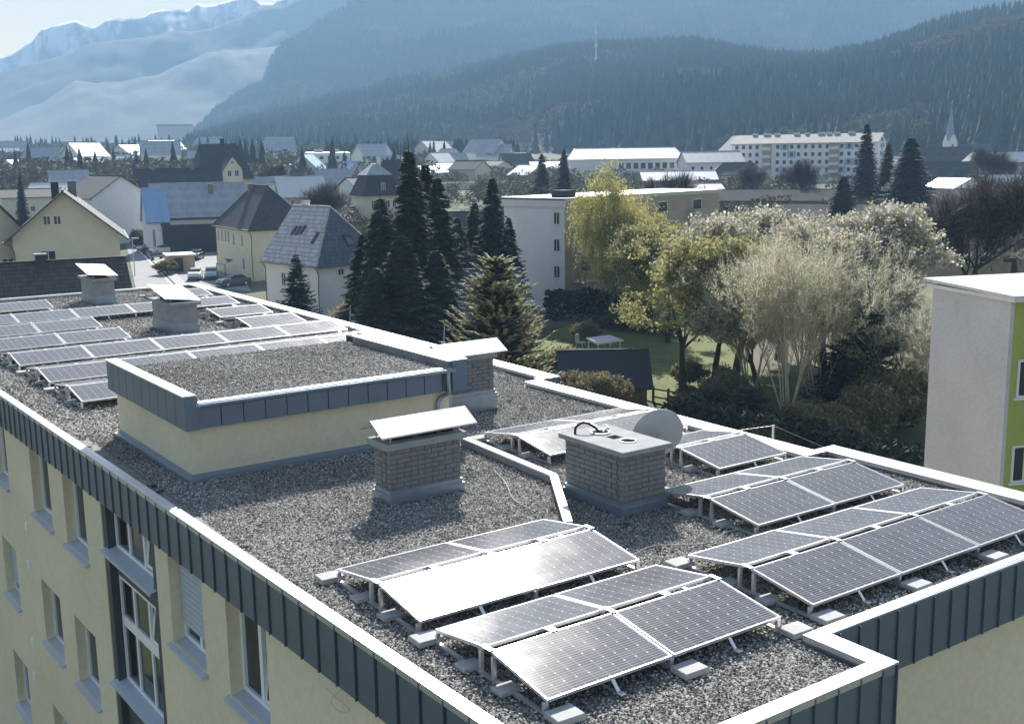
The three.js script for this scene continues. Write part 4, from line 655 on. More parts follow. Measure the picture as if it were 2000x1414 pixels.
house('gable_dormer', 'small pale gabled front standing out of the steep dark roof', 'house', { b: 21.35, d: 293.6, turn: 0.25 - 90 * D2, l: 5, w: 4.6, eave: 11.2, ridge: 14.2, roof: T.slate, wall: T.cream, over: 0.25, windows: [['right', -0.9, 10, 1, 1.5], ['right', 0.9, 10, 1, 1.5], ['right', 0, 12.6, 0.7, 0.7]], pipes: false, gut: false });
{ // gambrel-roofed villa behind the spruces
  const [x, z] = pol(28.3, 233), t = thing('gambrel_villa', 'villa with black mansard roof and white dormer window beside the spruces', 'house', [x, land(233), z], face(28.3) + 0.35);
  mesh('wall', bx(-3.6, 3.6, -2, 7.4, -3.6, 3.6), T.cream, t);
  const fr = (y0, a0, y1, a1) => { const q = []; const c = [[-1, 1], [1, 1], [1, -1], [-1, -1]]; for (let i = 0; i < 4; i++) { const A = c[i], B = c[(i + 1) % 4]; q.push([[A[0] * a0, y0, A[1] * a0], [B[0] * a0, y0, B[1] * a0], [B[0] * a1, y1, B[1] * a1], [A[0] * a1, y1, A[1] * a1]]); } return poly(q); };
  mesh('lower_roof', fr(7.3, 4.2, 11.4, 2.5), T.dark, t); mesh('upper_roof', [fr(11.35, 2.8, 13.6, 0.5), fr(13.6, 0.5, 13.62, 0.01)], T.metal, t);
  addWindow(t, new THREE.Matrix4().makeTranslation(0, 0, 3.72), 0.3, 9, 0.9, 1.7, { frame: T.whiteWall, glass: T.glassBlue });
  addWindow(t, new THREE.Matrix4().makeTranslation(0, 0, 3.6), -1.8, 5.6, 0.9, 1.6); addWindow(t, new THREE.Matrix4().makeTranslation(0, 0, 3.6), 1.2, 5.6, 0.9, 1.6); addWindow(t, new THREE.Matrix4().makeTranslation(0, 0, 3.6), 2.6, 5.6, 0.8, 1.6);
  mesh('chimney', bx(0.6, 1.2, 12.5, 15, -0.3, 0.3), T.whiteWall, t);
}
house('steep_dark_house', 'house with tall dark hipped roof just left of the tallest spruce', 'house', { b: 29.3, d: 246, turn: -0.3, l: 11, w: 10, eave: 6, ridge: 13.8, roof: T.slate, wall: T.pale, hip: 0.6, chimneys: [[2, 0, 1, 0.8, T.whiteWall]], pipes: false });
house('slate_house', 'house with blue grey tiled roof behind the sunlit pine', 'house', { b: 32.6, d: 104, turn: 0.1, l: 9.5, w: 9, eave: 3.6, ridge: 7.6, roof: T.blueSlate, wall: T.cream, pipes: false });
house('long_dark_house', 'long dark roof showing between the spruces', 'house', { b: 33.4, d: 150, turn: 0.05, l: 12, w: 9, eave: 5, ridge: 9.6, roof: T.slate, wall: T.pale, pipes: false });
// a row of works buildings and houses towards the hill
const winRow = (side, n, x0, x1, y, w, h, o = { cross: false, sill: false }) => Array.from({ length: n }, (_, i) => [side, n === 1 ? (x0 + x1) / 2 : mix(x0, x1, i / (n - 1)), y, w, h, o]);
house('works_building', 'long white works building with a band of windows behind the houses', 'works building', { b: 23.55, d: 470, turn: 0.05, l: 30, w: 12, eave: 5.5, ridge: 7, roof: T.white, wall: T.whiteWall, windows: [...winRow('front', 9, -13, 13, 3.4, 1.9, 1.4)], pipes: false, gut: false });
house('villa', 'white gabled villa at the end of the works building', 'house', { b: 25.05, d: 430, turn: -90 * D2 - 0.3, l: 12, w: 11, eave: 6.4, ridge: 11.5, roof: T.blue, wall: T.whiteWall, windows: [...winRow('right', 2, -2.4, 2.4, 5, 1.2, 1.6), ...winRow('right', 2, -1, 1, 8.4, 0.9, 1.2), ...winRow('right', 2, -2.4, 2.4, 2, 1.2, 1.6)], pipes: false });
house('office_block', 'pale flat office block with bright roof boxes beside the villa', 'office building', { b: 25.95, d: 500, turn: 0.25, l: 18, w: 12, eave: 10.5, ridge: 10.9, roof: T.metal, wall: T.pale, hip: 0, over: 0.1, windows: [...winRow('front', 5, -7, 7, 8.5, 1.8, 1.4), ...winRow('front', 5, -7, 7, 5.3, 1.8, 1.4)], chimneys: [[-3, 0, 1.2, 3, T.white], [4, 0, 1.2, 3, T.white]], pipes: false, gut: false });
house('gable_cottage', 'small white gabled cottage with blue roof in front of the dark conifers', 'house', { b: 27.1, d: 440, turn: -60 * D2, l: 10, w: 8, eave: 4.6, ridge: 8.4, roof: T.blue, wall: T.whiteWall, windows: [...winRow('right', 2, -1.6, 1.6, 2.4, 1, 1.3), ...winRow('right', 1, 0, 0, 5.4, 1, 1)], pipes: false });
house('cottage', 'cream cottage with brown roof in front of the far conifers', 'house', { b: 35.3, d: 500, turn: 0.3, l: 13, w: 9, eave: 5, ridge: 9, roof: T.brown, wall: T.cream, windows: winRow('front', 4, -4.5, 4.5, 3, 1, 1.3), pipes: false });
house('bungalow', 'pale bungalow with shallow roof left of the great white hall', 'house', { b: 36.9, d: 480, turn: 0.2, l: 15, w: 10, eave: 3.8, ridge: 6.2, roof: T.metal, wall: T.whiteWall, windows: winRow('front', 4, -5.5, 5.5, 2.2, 1.1, 1.2), pipes: false });
house('white_hall', 'great white hall with long bright roof behind the willow', 'hall', { b: 40.7, d: 425, turn: 0.12, l: 41, w: 14, eave: 8.6, ridge: 12.2, roof: T.white, wall: T.whiteWall, windows: winRow('front', 9, -2, 19, 5.8, 1.8, 2.2), hip: 0.3, pipes: false, gut: false });
house('second_hall', 'second white hall with pale gable between the great hall and the apartment slab', 'hall', { b: 44.9, d: 405, turn: 0.3, l: 20, w: 12, eave: 7.6, ridge: 11, roof: T.metal, wall: T.whiteWall, windows: [...winRow('front', 6, -8, 8, 5.4, 1.1, 1.3), ...winRow('left', 1, 1, 1, 4, 1.4, 2)], pipes: false, gut: false });
house('bright_roof_shed', 'low shed with glaring white roof below the halls', 'shed', { b: 43.3, d: 335, turn: 0.2, l: 21, w: 9, eave: 5, ridge: 7.2, roof: T.white, wall: T.tan, windows: winRow('right', 4, -3, 3, 2.8, 1, 1), pipes: false, gut: false });
house('low_workshop', 'low workshop with pale roof and dark gateway above the apartment block', 'workshop', { b: 43.9, d: 285, turn: 0.3, l: 15, w: 9, eave: 4.2, ridge: 6, roof: T.metal, wall: T.whiteWall, windows: [['front', 2, 1.5, 4.5, 2.2, { cross: false, sill: false }], ['right', 0, 1.6, 1.2, 1.4]], pipes: false, gut: false });
house('dark_hip_house', 'low house with dark hipped roof in front of the apartment slab', 'house', { b: 46.2, d: 365, turn: 0.1, l: 17, w: 10, eave: 5, ridge: 8.4, roof: T.slate, wall: T.pale, hip: 0.8, windows: winRow('front', 5, -6, 6, 3.3, 0.9, 1.4), pipes: false });
{ // long apartment slab with balconies below the hill
  const [x, z] = pol(49.5, 422), t = thing('apartment_slab', 'long pale five storey apartment slab with balcony stacks below the wooded hill', 'apartment building', [x, land(422) - 0.4, z], face(49.5) - 0.26);
  const L = 25.5, W = 7, E = 13.6, R = 16.4;
  mesh('wall', bx(-L, L, -2, E, -W, W), T.whiteWall, t); for (const e of [-L, L]) mesh('gable', poly([[[e, E, -W], [e, E, W], [e, R, 0]]]), T.whiteWall, t);
  mesh('roof', [slab([[-L - 0.5, E - 0.2, W + 0.6], [L + 0.5, E - 0.2, W + 0.6], [L + 0.5, R + 0.1, 0], [-L - 0.5, R + 0.1, 0]], 0.2), slab([[-L - 0.5, E - 0.2, -W - 0.6], [L + 0.5, E - 0.2, -W - 0.6], [L + 0.5, R + 0.1, 0], [-L - 0.5, R + 0.1, 0]], 0.2)], mottled(0.30, 0.285, 0.26, { m: 6, s: 121 }), t);
  for (const u of [-20, -16, -12, -5, -1, 3.5, 6.5, 9, 14]) mesh('roof_box', bx(u, u + rr(1.2, 2.6), R, R + 0.7, -0.8, 0.6), T.white, t);
  const wf = join(bx(-0.55, 0.55, -0.65, 0.65, 0, 0.06)), ws = join(bx(-1.5, 1.5, -1.2, 1.2, 0, 0.05)), tint = mottled(0.36, 0.45, 0.56, { m: 5, s: 122 });
  const put = (g, m, name, u, y, zz = W, ry = 0, px = 0) => { const o = new THREE.Mesh(g, m); o.name = name; o.castShadow = o.receiveShadow = true; o.position.set(ry ? px : u, y, ry ? u : zz); o.rotation.y = ry; t.add(o); };
  for (let f = 0; f < 5; f++) { const y = 1.6 + f * 2.65; for (let c = 0; c < 20; c++) { const u = -23.6 + c * 2.48; if (c === 4 || c === 5 || c === 14) continue; if (hash(c, f, 4) < 0.16) put(ws, tint, 'tinted_panel', u, y, W); put(wf, T.glass, 'window', u, y, W + 0.06); } put(wf, T.glass, 'window', -2.6, y, 0, Math.PI / 2, L); put(wf, T.glass, 'window', 1.6, y, 0, Math.PI / 2, L); put(ws, tint, 'tinted_panel', -1.6 + 1.2, y, 0, Math.PI / 2, L - 0.03); }
  put(wf, T.glass, 'window', -0.9, 14.3, 0, Math.PI / 2, L); put(wf, T.glass, 'window', 0.9, 14.3, 0, Math.PI / 2, L);
  for (const u of [-12.6, 11.1]) { const s = group('balcony_stack', t); mesh('recess', bx(u - 1.7, u + 1.7, 0.3, E - 0.3, W, W + 0.08), T.tan, s); for (let f = 0; f < 5; f++) mesh('balcony', [bx(u - 1.7, u + 1.7, 0.4 + f * 2.65, 0.55 + f * 2.65, W + 0.08, W + 1.3), bx(u - 1.7, u + 1.7, 0.55 + f * 2.65, 1.5 + f * 2.65, W + 1.22, W + 1.3)], T.pale, s); }
}
house('blue_gable_house', 'bluish gabled building behind the left end of the apartment slab', 'house', { b: 46.3, d: 470, turn: -70 * D2, l: 16, w: 14, eave: 9, ridge: 15.5, roof: T.blueSlate, wall: T.blue, pipes: false });
{ // church with a needle spire
  const [x, z] = pol(55.9, 500), t = thing('church', 'white church tower with four gables and thin needle spire below the wooded hill', 'church', [x, land(500) + 3, z], face(55.9) + 0.5);
  const s = 2.6; mesh('tower', bx(-s, s, -6, 10, -s, s), T.whiteWall, t);
  for (let i = 0; i < 4; i++) mesh('tower_gable', poly([[[-s, 10, s + 0.02], [s, 10, s + 0.02], [0, 14, s + 0.02]]]).rotateY(i * Math.PI / 2), T.whiteWall, t);
  const sp = new THREE.ConeGeometry(2.5, 18, 8); sp.translate(0, 19.5, 0); mesh('spire', uvm(sp), mottled(0.22, 0.29, 0.38, { m: 4, amt: 0.1, rough: 0.6, s: 141 }), t); mesh('cross', [bx(-0.08, 0.08, 28.2, 31, -0.08, 0.08), bx(-0.6, 0.6, 29.6, 29.8, -0.08, 0.08)], M.steel, t);
  mesh('nave', [bx(2, 22, -6, 4, -4, 4), slab([[2, 3.8, 4.4], [22, 3.8, 4.4], [22, 9, 0], [2, 9, 0]], 0.2), slab([[2, 3.8, -4.4], [22, 3.8, -4.4], [22, 9, 0], [2, 9, 0]], 0.2)], T.blueSlate, t);
  addWindow(t, new THREE.Matrix4().makeTranslation(0, 0, s), 0, 8.2, 1.1, 1.8, { sill: false }); t.scale.setScalar(0.8);
}
house('farmhouse', 'broad farmhouse with brown roof and bright roof lights below the church', 'house', { b: 55.2, d: 432, turn: 0.1, l: 24, w: 13, eave: 5.2, ridge: 10.6, roof: T.brown, wall: T.tan, windows: winRow('front', 6, -9, 9, 3.2, 1, 1.2), dormers: [[-3, 0.55, 0.66, 1.2], [2, 0.5, 0.6, 1.2], [6, 0.5, 0.6, 1.2]], pipes: false });
house('bright_roof_house', 'house with glaring white roof right of the apartment slab', 'house', { b: 53.75, d: 400, turn: 0.25, l: 9, w: 9, eave: 5.8, ridge: 8.6, roof: T.white, wall: T.brickRed, pipes: false });
house('pale_gable_house', 'pale blue gabled house right of the farmhouse', 'house', { b: 57.0, d: 395, turn: -80 * D2, l: 11, w: 10, eave: 4.8, ridge: 9.6, roof: T.brown, wall: T.pale, windows: [...winRow('right', 2, -2, 2, 3.4, 1, 1.3), ...winRow('right', 1, 0, 0, 6.4, 1, 1.2)], pipes: false });
house('white_roof_cottage', 'cottage with pale roof and blue shutters near the right picture edge', 'house', { b: 58.5, d: 400, turn: 0.2, l: 13, w: 10, eave: 5.4, ridge: 9.4, roof: T.white, wall: T.pale, windows: winRow('front', 4, -4.5, 4.5, 3.2, 1, 1.3), pipes: false });
house('row_house', 'brown house with rows of small bright roof lights in front of the farmhouse', 'house', { b: 55.6, d: 350, turn: 0.05, l: 18, w: 10, eave: 4.5, ridge: 8.3, roof: T.slate, wall: T.tan, windows: winRow('front', 5, -7, 7, 2.6, 1, 1.2), pipes: false });
for (const [b, d, l, lab, h] of [[50.2, 255, 60, 'long low dark shed with pale verge behind the blossom trees', 4.2], [55.5, 205, 52, 'second long dark shed stepping down behind the bare tree', 4.4], [57.5, 165, 40, 'nearest long dark shed behind the bare tree', 4.6]]) house('long_shed', lab, 'shed', { b, d, turn: -0.1, l, w: 14, eave: h, ridge: h + 1.9, roof: T.darkRoof, wall: T.tan, windows: winRow('front', 14, -l / 2 + 2, l / 2 - 2, h * 0.55, 1.6, 0.9), gut: false, pipes: false, over: 0.7 });
for (const [b, d, l, lab] of [[41.5, 240, 26, 'low pale wall capped with bright coping above the apartment block'], [46.5, 268, 30, 'second low pale wall with bright coping below the halls'], [33.5, 385, 40, 'long cream wall along the works yard behind the spruces']]) { const [x, z] = pol(b, d), t = thing('yard_wall', lab, 'wall', [x, land(d), z], face(b) + 0.05); mesh('wall', bx(-l / 2, l / 2, -1, 2.4, -0.15, 0.15), T.cream, t); mesh('coping', bx(-l / 2, l / 2, 2.4, 2.55, -0.3, 0.3), T.white, t); }
{ // pale apartment block in the middle distance
  const [x, z] = pol(37.7, 125), t = thing('middle_apartment_block', 'four storey apartment block with pale gable wall behind the yellow green willow', 'apartment building', [x, land(127), z], face(37.7) - 0.72);
  // near corner at the origin: gable wall runs to -x, long balcony side to -z (turned right)
  const G = 9.2, Lg = 30, H = 12.6;
  mesh('wall', bx(-G, 0, -2, H, -Lg, 0), T.pale, t); mesh('long_wall', bx(0, 0.05, -2, H - 0.3, -Lg, 0), T.tan, t);
  mesh('roof_edge', [bx(-G - 0.25, 0.3, H, H + 0.12, -Lg - 0.2, 0.25), bx(-G - 0.2, 0.25, H - 0.9, H, 0.0, 0.2)], T.white, t); mesh('verge', bx(-G - 0.27, 0.32, H - 0.12, H, 0.2, 0.27), T.dark, t);
  mesh('roof_box', bx(-2.8, -0.9, H + 0.12, H + 0.9, -3, -1), T.dark, t);
  for (let f = 0; f < 4; f++) addWindow(t, new THREE.Matrix4().makeTranslation(0, 0, 0.02), -1.1, H - 2.1 - f * 2.95, 0.9, 1.4);
  for (let f = 0; f < 4; f++) for (let c = 0; c < 4; c++) { const zz = -3.5 - c * 7.2, y = H - 2.9 - f * 2.95, s = group('balcony', t); mesh('balcony_door', bx(0.05, 0.08, y - 0.2, y + 1.9, zz - 0.9, zz + 0.9), T.glass, s); mesh('door_frame', [bx(0.05, 0.1, y - 0.2, y + 1.95, zz - 1.0, zz - 0.9), bx(0.05, 0.1, y - 0.2, y + 1.95, zz + 0.9, zz + 1.0), bx(0.05, 0.1, y + 1.9, y + 2.0, zz - 0.9, zz + 0.9)], T.frame, s); mesh('parapet', bx(1.0, 1.1, y - 0.3, y + 0.85, zz - 2.1, zz + 2.1), T.tan, s); mesh('floor', bx(0.08, 1.1, y - 0.42, y - 0.3, zz - 2.1, zz + 2.1), T.pale, s); }
}
{ // block at the right edge
  const c = [26.45, -21.75], t = thing('green_apartment_block', 'apartment block with blank pale end wall and lime green front at the right picture edge', 'apartment building', [c[0], -13, c[1]], -0.36);
  const E = 4.0, L = 26, H = 13.5;
  mesh('wall', bx(0, L, -1, H, -E, 0), T.green, t); mesh('end_wall', bx(-0.14, 0, -1, H, -E - 0.1, 0.0), mottled(0.5, 0.49, 0.52, { m: 5, amt: 0.1, s: 131, bump: 0.004 }), t);
  mesh('roof_plate', [slab([[-0.35, H + 0.2, 0.4], [L, H + 0.2, 0.4], [L, H + 0.3, -E - 0.4], [-0.35, H + 0.3, -E - 0.4]], 0.1)], T.white, t); mesh('eaves', bx(-0.25, L, H - 0.02, H + 0.1, -E - 0.3, 0.3), T.pale, t);
  for (let f = 0; f < 5; f++) for (let k = 0; k < 6; k++) { const u = 0.72 + k * 1.5, y = H - 2.55 - f * 2.85; addWindow(t, new THREE.Matrix4().makeTranslation(0, 0, 0.01), u, y, 0.95, 1.25, { proud: 0.05 }) }
}
{ // timber garden shed
  const t = house('garden_shed', 'garden shed with black corrugated roof beside the lawn', 'shed', { b: 39.6, d: 82, turn: 0.08, l: 6.0, w: 4.9, eave: 2.1, ridge: 4.0, roof: T.dark, wall: T.wood, over: 0.35, pipes: false, gut: false });
  for (let i = 0; i < 22; i++) { const u = -3.3 + i * 0.315; mesh('roof_batten', slab([[u, 4.14, 0.02], [u + 0.1, 4.14, 0.02], [u + 0.1, 1.86, 2.82], [u, 1.86, 2.82]], 0.03), T.dark, t); }
}
// more houses between the works yard and the villa
{
  const pals = [['white', T.whiteWall, T.metal, 'grey'], ['cream', T.cream, T.brown, 'brown'], ['pale', T.pale, T.slate, 'dark'], ['tan', T.tan, T.white, 'white']];
  const spots = [[22.6, 300, 0], [23.9, 365, 1], [24.6, 300, 3], [26.2, 345, 0], [27.6, 330, 2], [28.6, 380, 1], [30.9, 430, 0], [31.8, 455, 3], [33.0, 430, 1], [34.2, 470, 2], [36.0, 410, 3], [38.2, 470, 1], [12.3, 300, 1], [13.2, 340, 3], [14.0, 400, 0], [16.4, 330, 2], [17.9, 380, 1], [59.4, 330, 1], [58.8, 270, 3], [56.2, 290, 0]];
  const where = ['left of the villa with the blue roof', 'by the works building', 'behind the white house', 'near the gabled cottage', 'left of the gambrel villa', 'behind the gambrel villa', 'right of the tallest spruce tip', 'behind the long cream wall', 'in front of the dark conifers', 'left of the cream cottage', 'below the bungalow', 'left of the great white hall', 'behind the cream gabled house', 'far behind the cream gabled house', 'beyond the wide hall', 'above the pale narrow house', 'beyond the long dark roof', 'at the right picture edge', 'low at the right picture edge', 'below the pale gabled house'];
  spots.forEach(([b, d, k], i) => { const [nm, wall, roof, rn] = pals[k]; house('town_house', `small ${nm} house with ${rn} roof ${where[i]}`, 'house', { b, d, turn: rr(-1.2, 1.2), l: rr(9, 15), w: rr(7, 10), eave: rr(3.5, 5.5), ridge: rr(6.5, 9), roof, wall, windows: winRow('front', 3, -3, 3, 2.4, 1.1, 1.3), pipes: false, gut: false, grp: 'small houses about the town' }); });
}
// tiny houses of the far valley
{
  const proto = house('distant_house', 'tiny pale house on the far valley floor among trees', 'house', { b: 11.5, d: 900, turn: 0.3, l: 14, w: 10, eave: 6, ridge: 10, roof: T.metal, wall: T.whiteWall, pipes: false, gut: false, grp: 'tiny houses of the far valley' });
  for (let i = 0; i < 46; i++) { const b = i < 34 ? rr(10.8, 25) : rr(27, 36), d = i < 34 ? rr(520, 1300) : rr(450, 700), s = rr(0.7, 1.5); dup(proto, 'tiny pale house on the far valley floor among trees', at(b, d), face(b) + rr(-1, 1), [s, s * rr(0.8, 1.2), s]); }
  const [x, z] = pol(18.9, 1350), t = thing('far_block', 'large flat topped building standing out blue in the far valley', 'building', [x, land(1350), z], face(18.9)); mesh('wall', bx(-19, 19, -3, 26, -8, 8), T.pale, t); mesh('roof', bx(-19.5, 19.5, 26, 27, -8.5, 8.5), T.slate, t);
}
// ---------------------------------------------------------------- trees and shrubs
const leafMat = (rough = 0.9, tr = 0.5) => new THREE.MeshPhysicalMaterial({ color: 0xffffff, vertexColors: true, roughness: rough, transmission: tr, thickness: 0, side: THREE.DoubleSide });
const LEAF = leafMat(), NEEDLE = leafMat(1, 0.12), BARK = mottled(0.11, 0.095, 0.08, { m: 0.8, amt: 0.35, rough: 1, s: 201, fine: 0.2 }), BARKPALE = mottled(0.42, 0.39, 0.33, { m: 0.8, amt: 0.3, rough: 1, s: 202, fine: 0.2 }), BARKDARK = mottled(0.05, 0.046, 0.042, { m: 0.8, amt: 0.3, rough: 1, s: 203 });
class Quads { // collects leaf-sized faces with a colour each
  constructor() { this.p = []; this.c = []; }
  tri(a, b, c, col) { this.p.push(...a, ...b, ...c); for (let i = 0; i < 3; i++) this.c.push(...col); }
  quad(a, b, c, d, col) { this.tri(a, b, c, col); this.tri(a, c, d, col); }
  geo() { const g = new THREE.BufferGeometry(); g.setAttribute('position', new THREE.Float32BufferAttribute(this.p, 3)); g.setAttribute('color', new THREE.Float32BufferAttribute(this.c, 3)); g.computeVertexNormals(); return uvm(g); }
}
class Limbs { // tapered, faceted limbs
  constructor() { this.p = []; }
  add(a, b, ra, rb, n = 5) {
    const d = new THREE.Vector3().subVectors(b, a).normalize(), u = new THREE.Vector3(Math.abs(d.y) > 0.9 ? 1 : 0, Math.abs(d.y) > 0.9 ? 0 : 1, 0).cross(d).normalize(), v = d.clone().cross(u);
    const ring = (c, r, k) => { const t = k / n * 6.2832, cs = Math.cos(t) * r, sn = Math.sin(t) * r; return [c.x + u.x * cs + v.x * sn, c.y + u.y * cs + v.y * sn, c.z + u.z * cs + v.z * sn]; };
    for (let k = 0; k < n; k++) { const A = ring(a, ra, k), B = ring(a, ra, k + 1), C = ring(b, rb, k + 1), D = ring(b, rb, k); this.p.push(...A, ...B, ...C, ...A, ...C, ...D); }
  }
  geo() { const g = new THREE.BufferGeometry(); g.setAttribute('position', new THREE.Float32BufferAttribute(this.p, 3)); g.computeVertexNormals(); return uvm(g); }
}
const V = (x, y, z) => new THREE.Vector3(x, y, z);
const tint = (c, k) => { const t = rr(1 - k, 1 + k), h = rr(-0.06, 0.06); return [c[0] * t * (1 + h), c[1] * t, c[2] * t * (1 - h)]; };
// spruce: whorls of drooping boughs, each with rows of needle sprays
function spruce(h, R, { col = [0.03, 0.05, 0.032], tip = null, step = 0.42, boughs = 9, droop = 0.35, start = 0.06, pw = 0.85, spray = 0.55, seg = 0.36 } = {}) {
  const q = new Quads(), l = new Limbs(); l.add(V(0, 0, 0), V(0, h * 0.96, 0), h * 0.016, 0.02, 7);
  for (let y = h * start; y < h * 0.985; y += step * rr(0.8, 1.2)) {
    const t = y / h, r0 = R * Math.pow(1 - t, pw) + 0.12, n = Math.max(4, Math.round(boughs * (0.6 + 0.5 * (1 - t))));
    for (let k = 0; k < n; k++) {
      const a = (k + rnd()) / n * 6.283, r = r0 * (rnd() < 0.3 ? rr(0.45, 0.8) : rr(0.8, 1.18)), dx = Math.cos(a), dz = Math.sin(a), m = Math.max(3, Math.round(r / seg)), rise = rr(0.0, 0.22);
      const yb = y + rr(-0.4, 0.4) * Math.min(1, r0); let prev = V(0, yb, 0);
      for (let i = 1; i <= m; i++) {
        const s = i / m, p = V(dx * r * s, yb + r * (rise * s - droop * s * s + (s > 0.8 ? 0.12 * (s - 0.8) * 5 : 0)), dz * r * s);
        const w = spray * (0.45 + 0.75 * (1 - s)) * rr(0.7, 1.2) * Math.min(1, r0 / 1.2 + 0.3), side = V(-dz, 0, dx);
        for (const g of [-1, 1]) { const e = p.clone().addScaledVector(side, g * w).add(V(dx * w * 0.55, -w * rr(0.15, 0.6), dz * w * 0.55)), c = tip && s > 0.72 && rnd() < 0.75 ? tint(tip, 0.25) : tint(col, 0.35), o = V(dx, 0.3, dz).multiplyScalar(0.13);
          q.quad(prev.toArray(), p.clone().add(o).toArray(), e.clone().toArray(), prev.clone().lerp(e, 0.55).sub(o).toArray(), c); }
        if (i === m) q.tri(p.toArray(), p.clone().addScaledVector(side, 0.12).toArray(), p.clone().add(V(dx * 0.35, 0.06, dz * 0.35)).toArray(), tip ? tint(tip, 0.2) : tint(col, 0.3));
        prev = p;
      }
    }
  }
  q.quad([0, h * 0.93, 0], [0.1, h * 0.96, 0.05], [0, h * 1.02, 0], [-0.1, h * 0.96, -0.05], tint(col, 0.2));
  return { limbs: l.geo(), crown: q.geo() };
}
// broad-leaved tree: forking limbs, fine twigs, and leaf-sized faces in loose clusters
function broad(h, spread, { forks = 5, levels = 4, stems = 1, lean = 0.25, leaves = [], leafN = 7, leafS = 0.16, twigN = 5, twigL = 0.7, twigCol = [0.14, 0.11, 0.08], twigW = 0.018, weep = 0, up = 0.55, trunk = 0.3, r0 = 0.018 } = {}) {
  const q = new Quads(), l = new Limbs();
  const end = (p, dir) => {
    for (let k = 0; k < twigN; k++) {
      const d = dir.clone().add(V(rr(-1, 1), rr(-0.7, 0.9) - weep, rr(-1, 1)).multiplyScalar(0.75)).normalize(), L = twigL * rr(0.5, 1.3); let a = p.clone(); const seg = weep ? 4 : 2;
      for (let i = 0; i < seg; i++) {
        if (weep) d.add(V(0, -0.45, 0)).normalize(); const b = a.clone().addScaledVector(d, L / seg), w = twigW * (1 - i / seg * 0.6), sd = V(d.z, 0.2, -d.x).normalize().multiplyScalar(w);
        if (twigW) q.quad(a.clone().sub(sd).toArray(), a.clone().add(sd).toArray(), b.clone().add(sd.clone().multiplyScalar(0.5)).toArray(), b.clone().sub(sd).toArray(), tint(twigCol, 0.3));
        if (leaves.length) for (let j = 0; j < leafN / seg; j++) {
          const c = a.clone().lerp(b, rnd()).add(V(rr(-1, 1), rr(-1, 1), rr(-1, 1)).multiplyScalar(leafS * 0.9)), n = V(rr(-1, 1), rr(-1, 1), rr(-1, 1)).normalize(), m = V(rr(-1, 1), rr(-1, 1), rr(-1, 1)).cross(n).normalize(), s = leafS * rr(0.5, 1.2), t = n.clone().cross(m);
          const P = (x, y) => [c.x + m.x * x * s + t.x * y * s, c.y + m.y * x * s + t.y * y * s, c.z + m.z * x * s + t.z * y * s];
          q.quad(P(-0.5, 0), P(0, -0.35), P(0.5, 0), P(0, 0.35), tint(leaves[Math.floor(rnd() * leaves.length)], 0.22));
        }
        a = b;
      }
    }
  };
  const grow = (p, dir, len, r, lev) => {
    const seg = 3; let a = p.clone(), d = dir.clone();
    const kids = [];
    for (let i = 0; i < seg; i++) { d.add(V(rr(-1, 1), rr(-0.5, 0.7), rr(-1, 1)).multiplyScalar(0.16)); if (weep && lev < levels - 1) d.y -= weep * 0.12; d.normalize(); const b = a.clone().addScaledVector(d, len / seg); l.add(a, b, r * (1 - 0.22 * i), r * (1 - 0.22 * (i + 1)), lev >= levels ? 6 : lev > 1 ? 4 : 3); kids.push([b, d.clone(), i]); a = b; }
    if (lev === 0) { end(a, d); if (rnd() < 0.6) end(kids[1][0], d); return; }
    for (let k = 0; k < forks; k++) { const [b, dd, i] = kids[Math.min(2, lev === levels ? 1 + Math.floor(rnd() * 2) : Math.floor(rnd() * 3))]; const nd = dd.clone().multiplyScalar(up).add(V(rr(-1, 1), rr(-0.25, 0.8), rr(-1, 1)).normalize().multiplyScalar(spread)).normalize(); grow(b, nd, len * rr(0.55, 0.78), r * (1 - 0.22 * (i + 1)) * rr(0.5, 0.7), lev - 1); }
    if (lev < levels) grow(a, d, len * 0.62, r * 0.4, lev - 1);
  };
  for (let s = 0; s < stems; s++) { const a = s / stems * 6.28 + rnd(), ln = stems > 1 ? lean * rr(0.5, 1.2) : lean * 0.3; grow(V(0, 0, 0), V(Math.cos(a) * ln, 1, Math.sin(a) * ln).normalize(), h * trunk, h * r0 * (stems > 1 ? 0.6 : 1), levels); }
  const lg = l.geo(), cg = q.geo(); cg.computeBoundingBox(); const f = h / Math.max(1, cg.boundingBox.max.y); lg.scale(f, f, f); cg.scale(f, f, f); return { limbs: lg, crown: cg };
}
function plant(name, label, cat, parts, pos, turn, { bark = BARK, leaf = LEAF, grp, trunkName = 'trunk', crownName = 'crown', s = 1 } = {}) {
  const t = thing(name, label, cat, pos, turn, grp); mesh(trunkName, parts.limbs, bark, t); mesh(crownName, parts.crown, leaf, t); if (Array.isArray(s)) t.scale.set(...s); else t.scale.setScalar(s); return t;
}
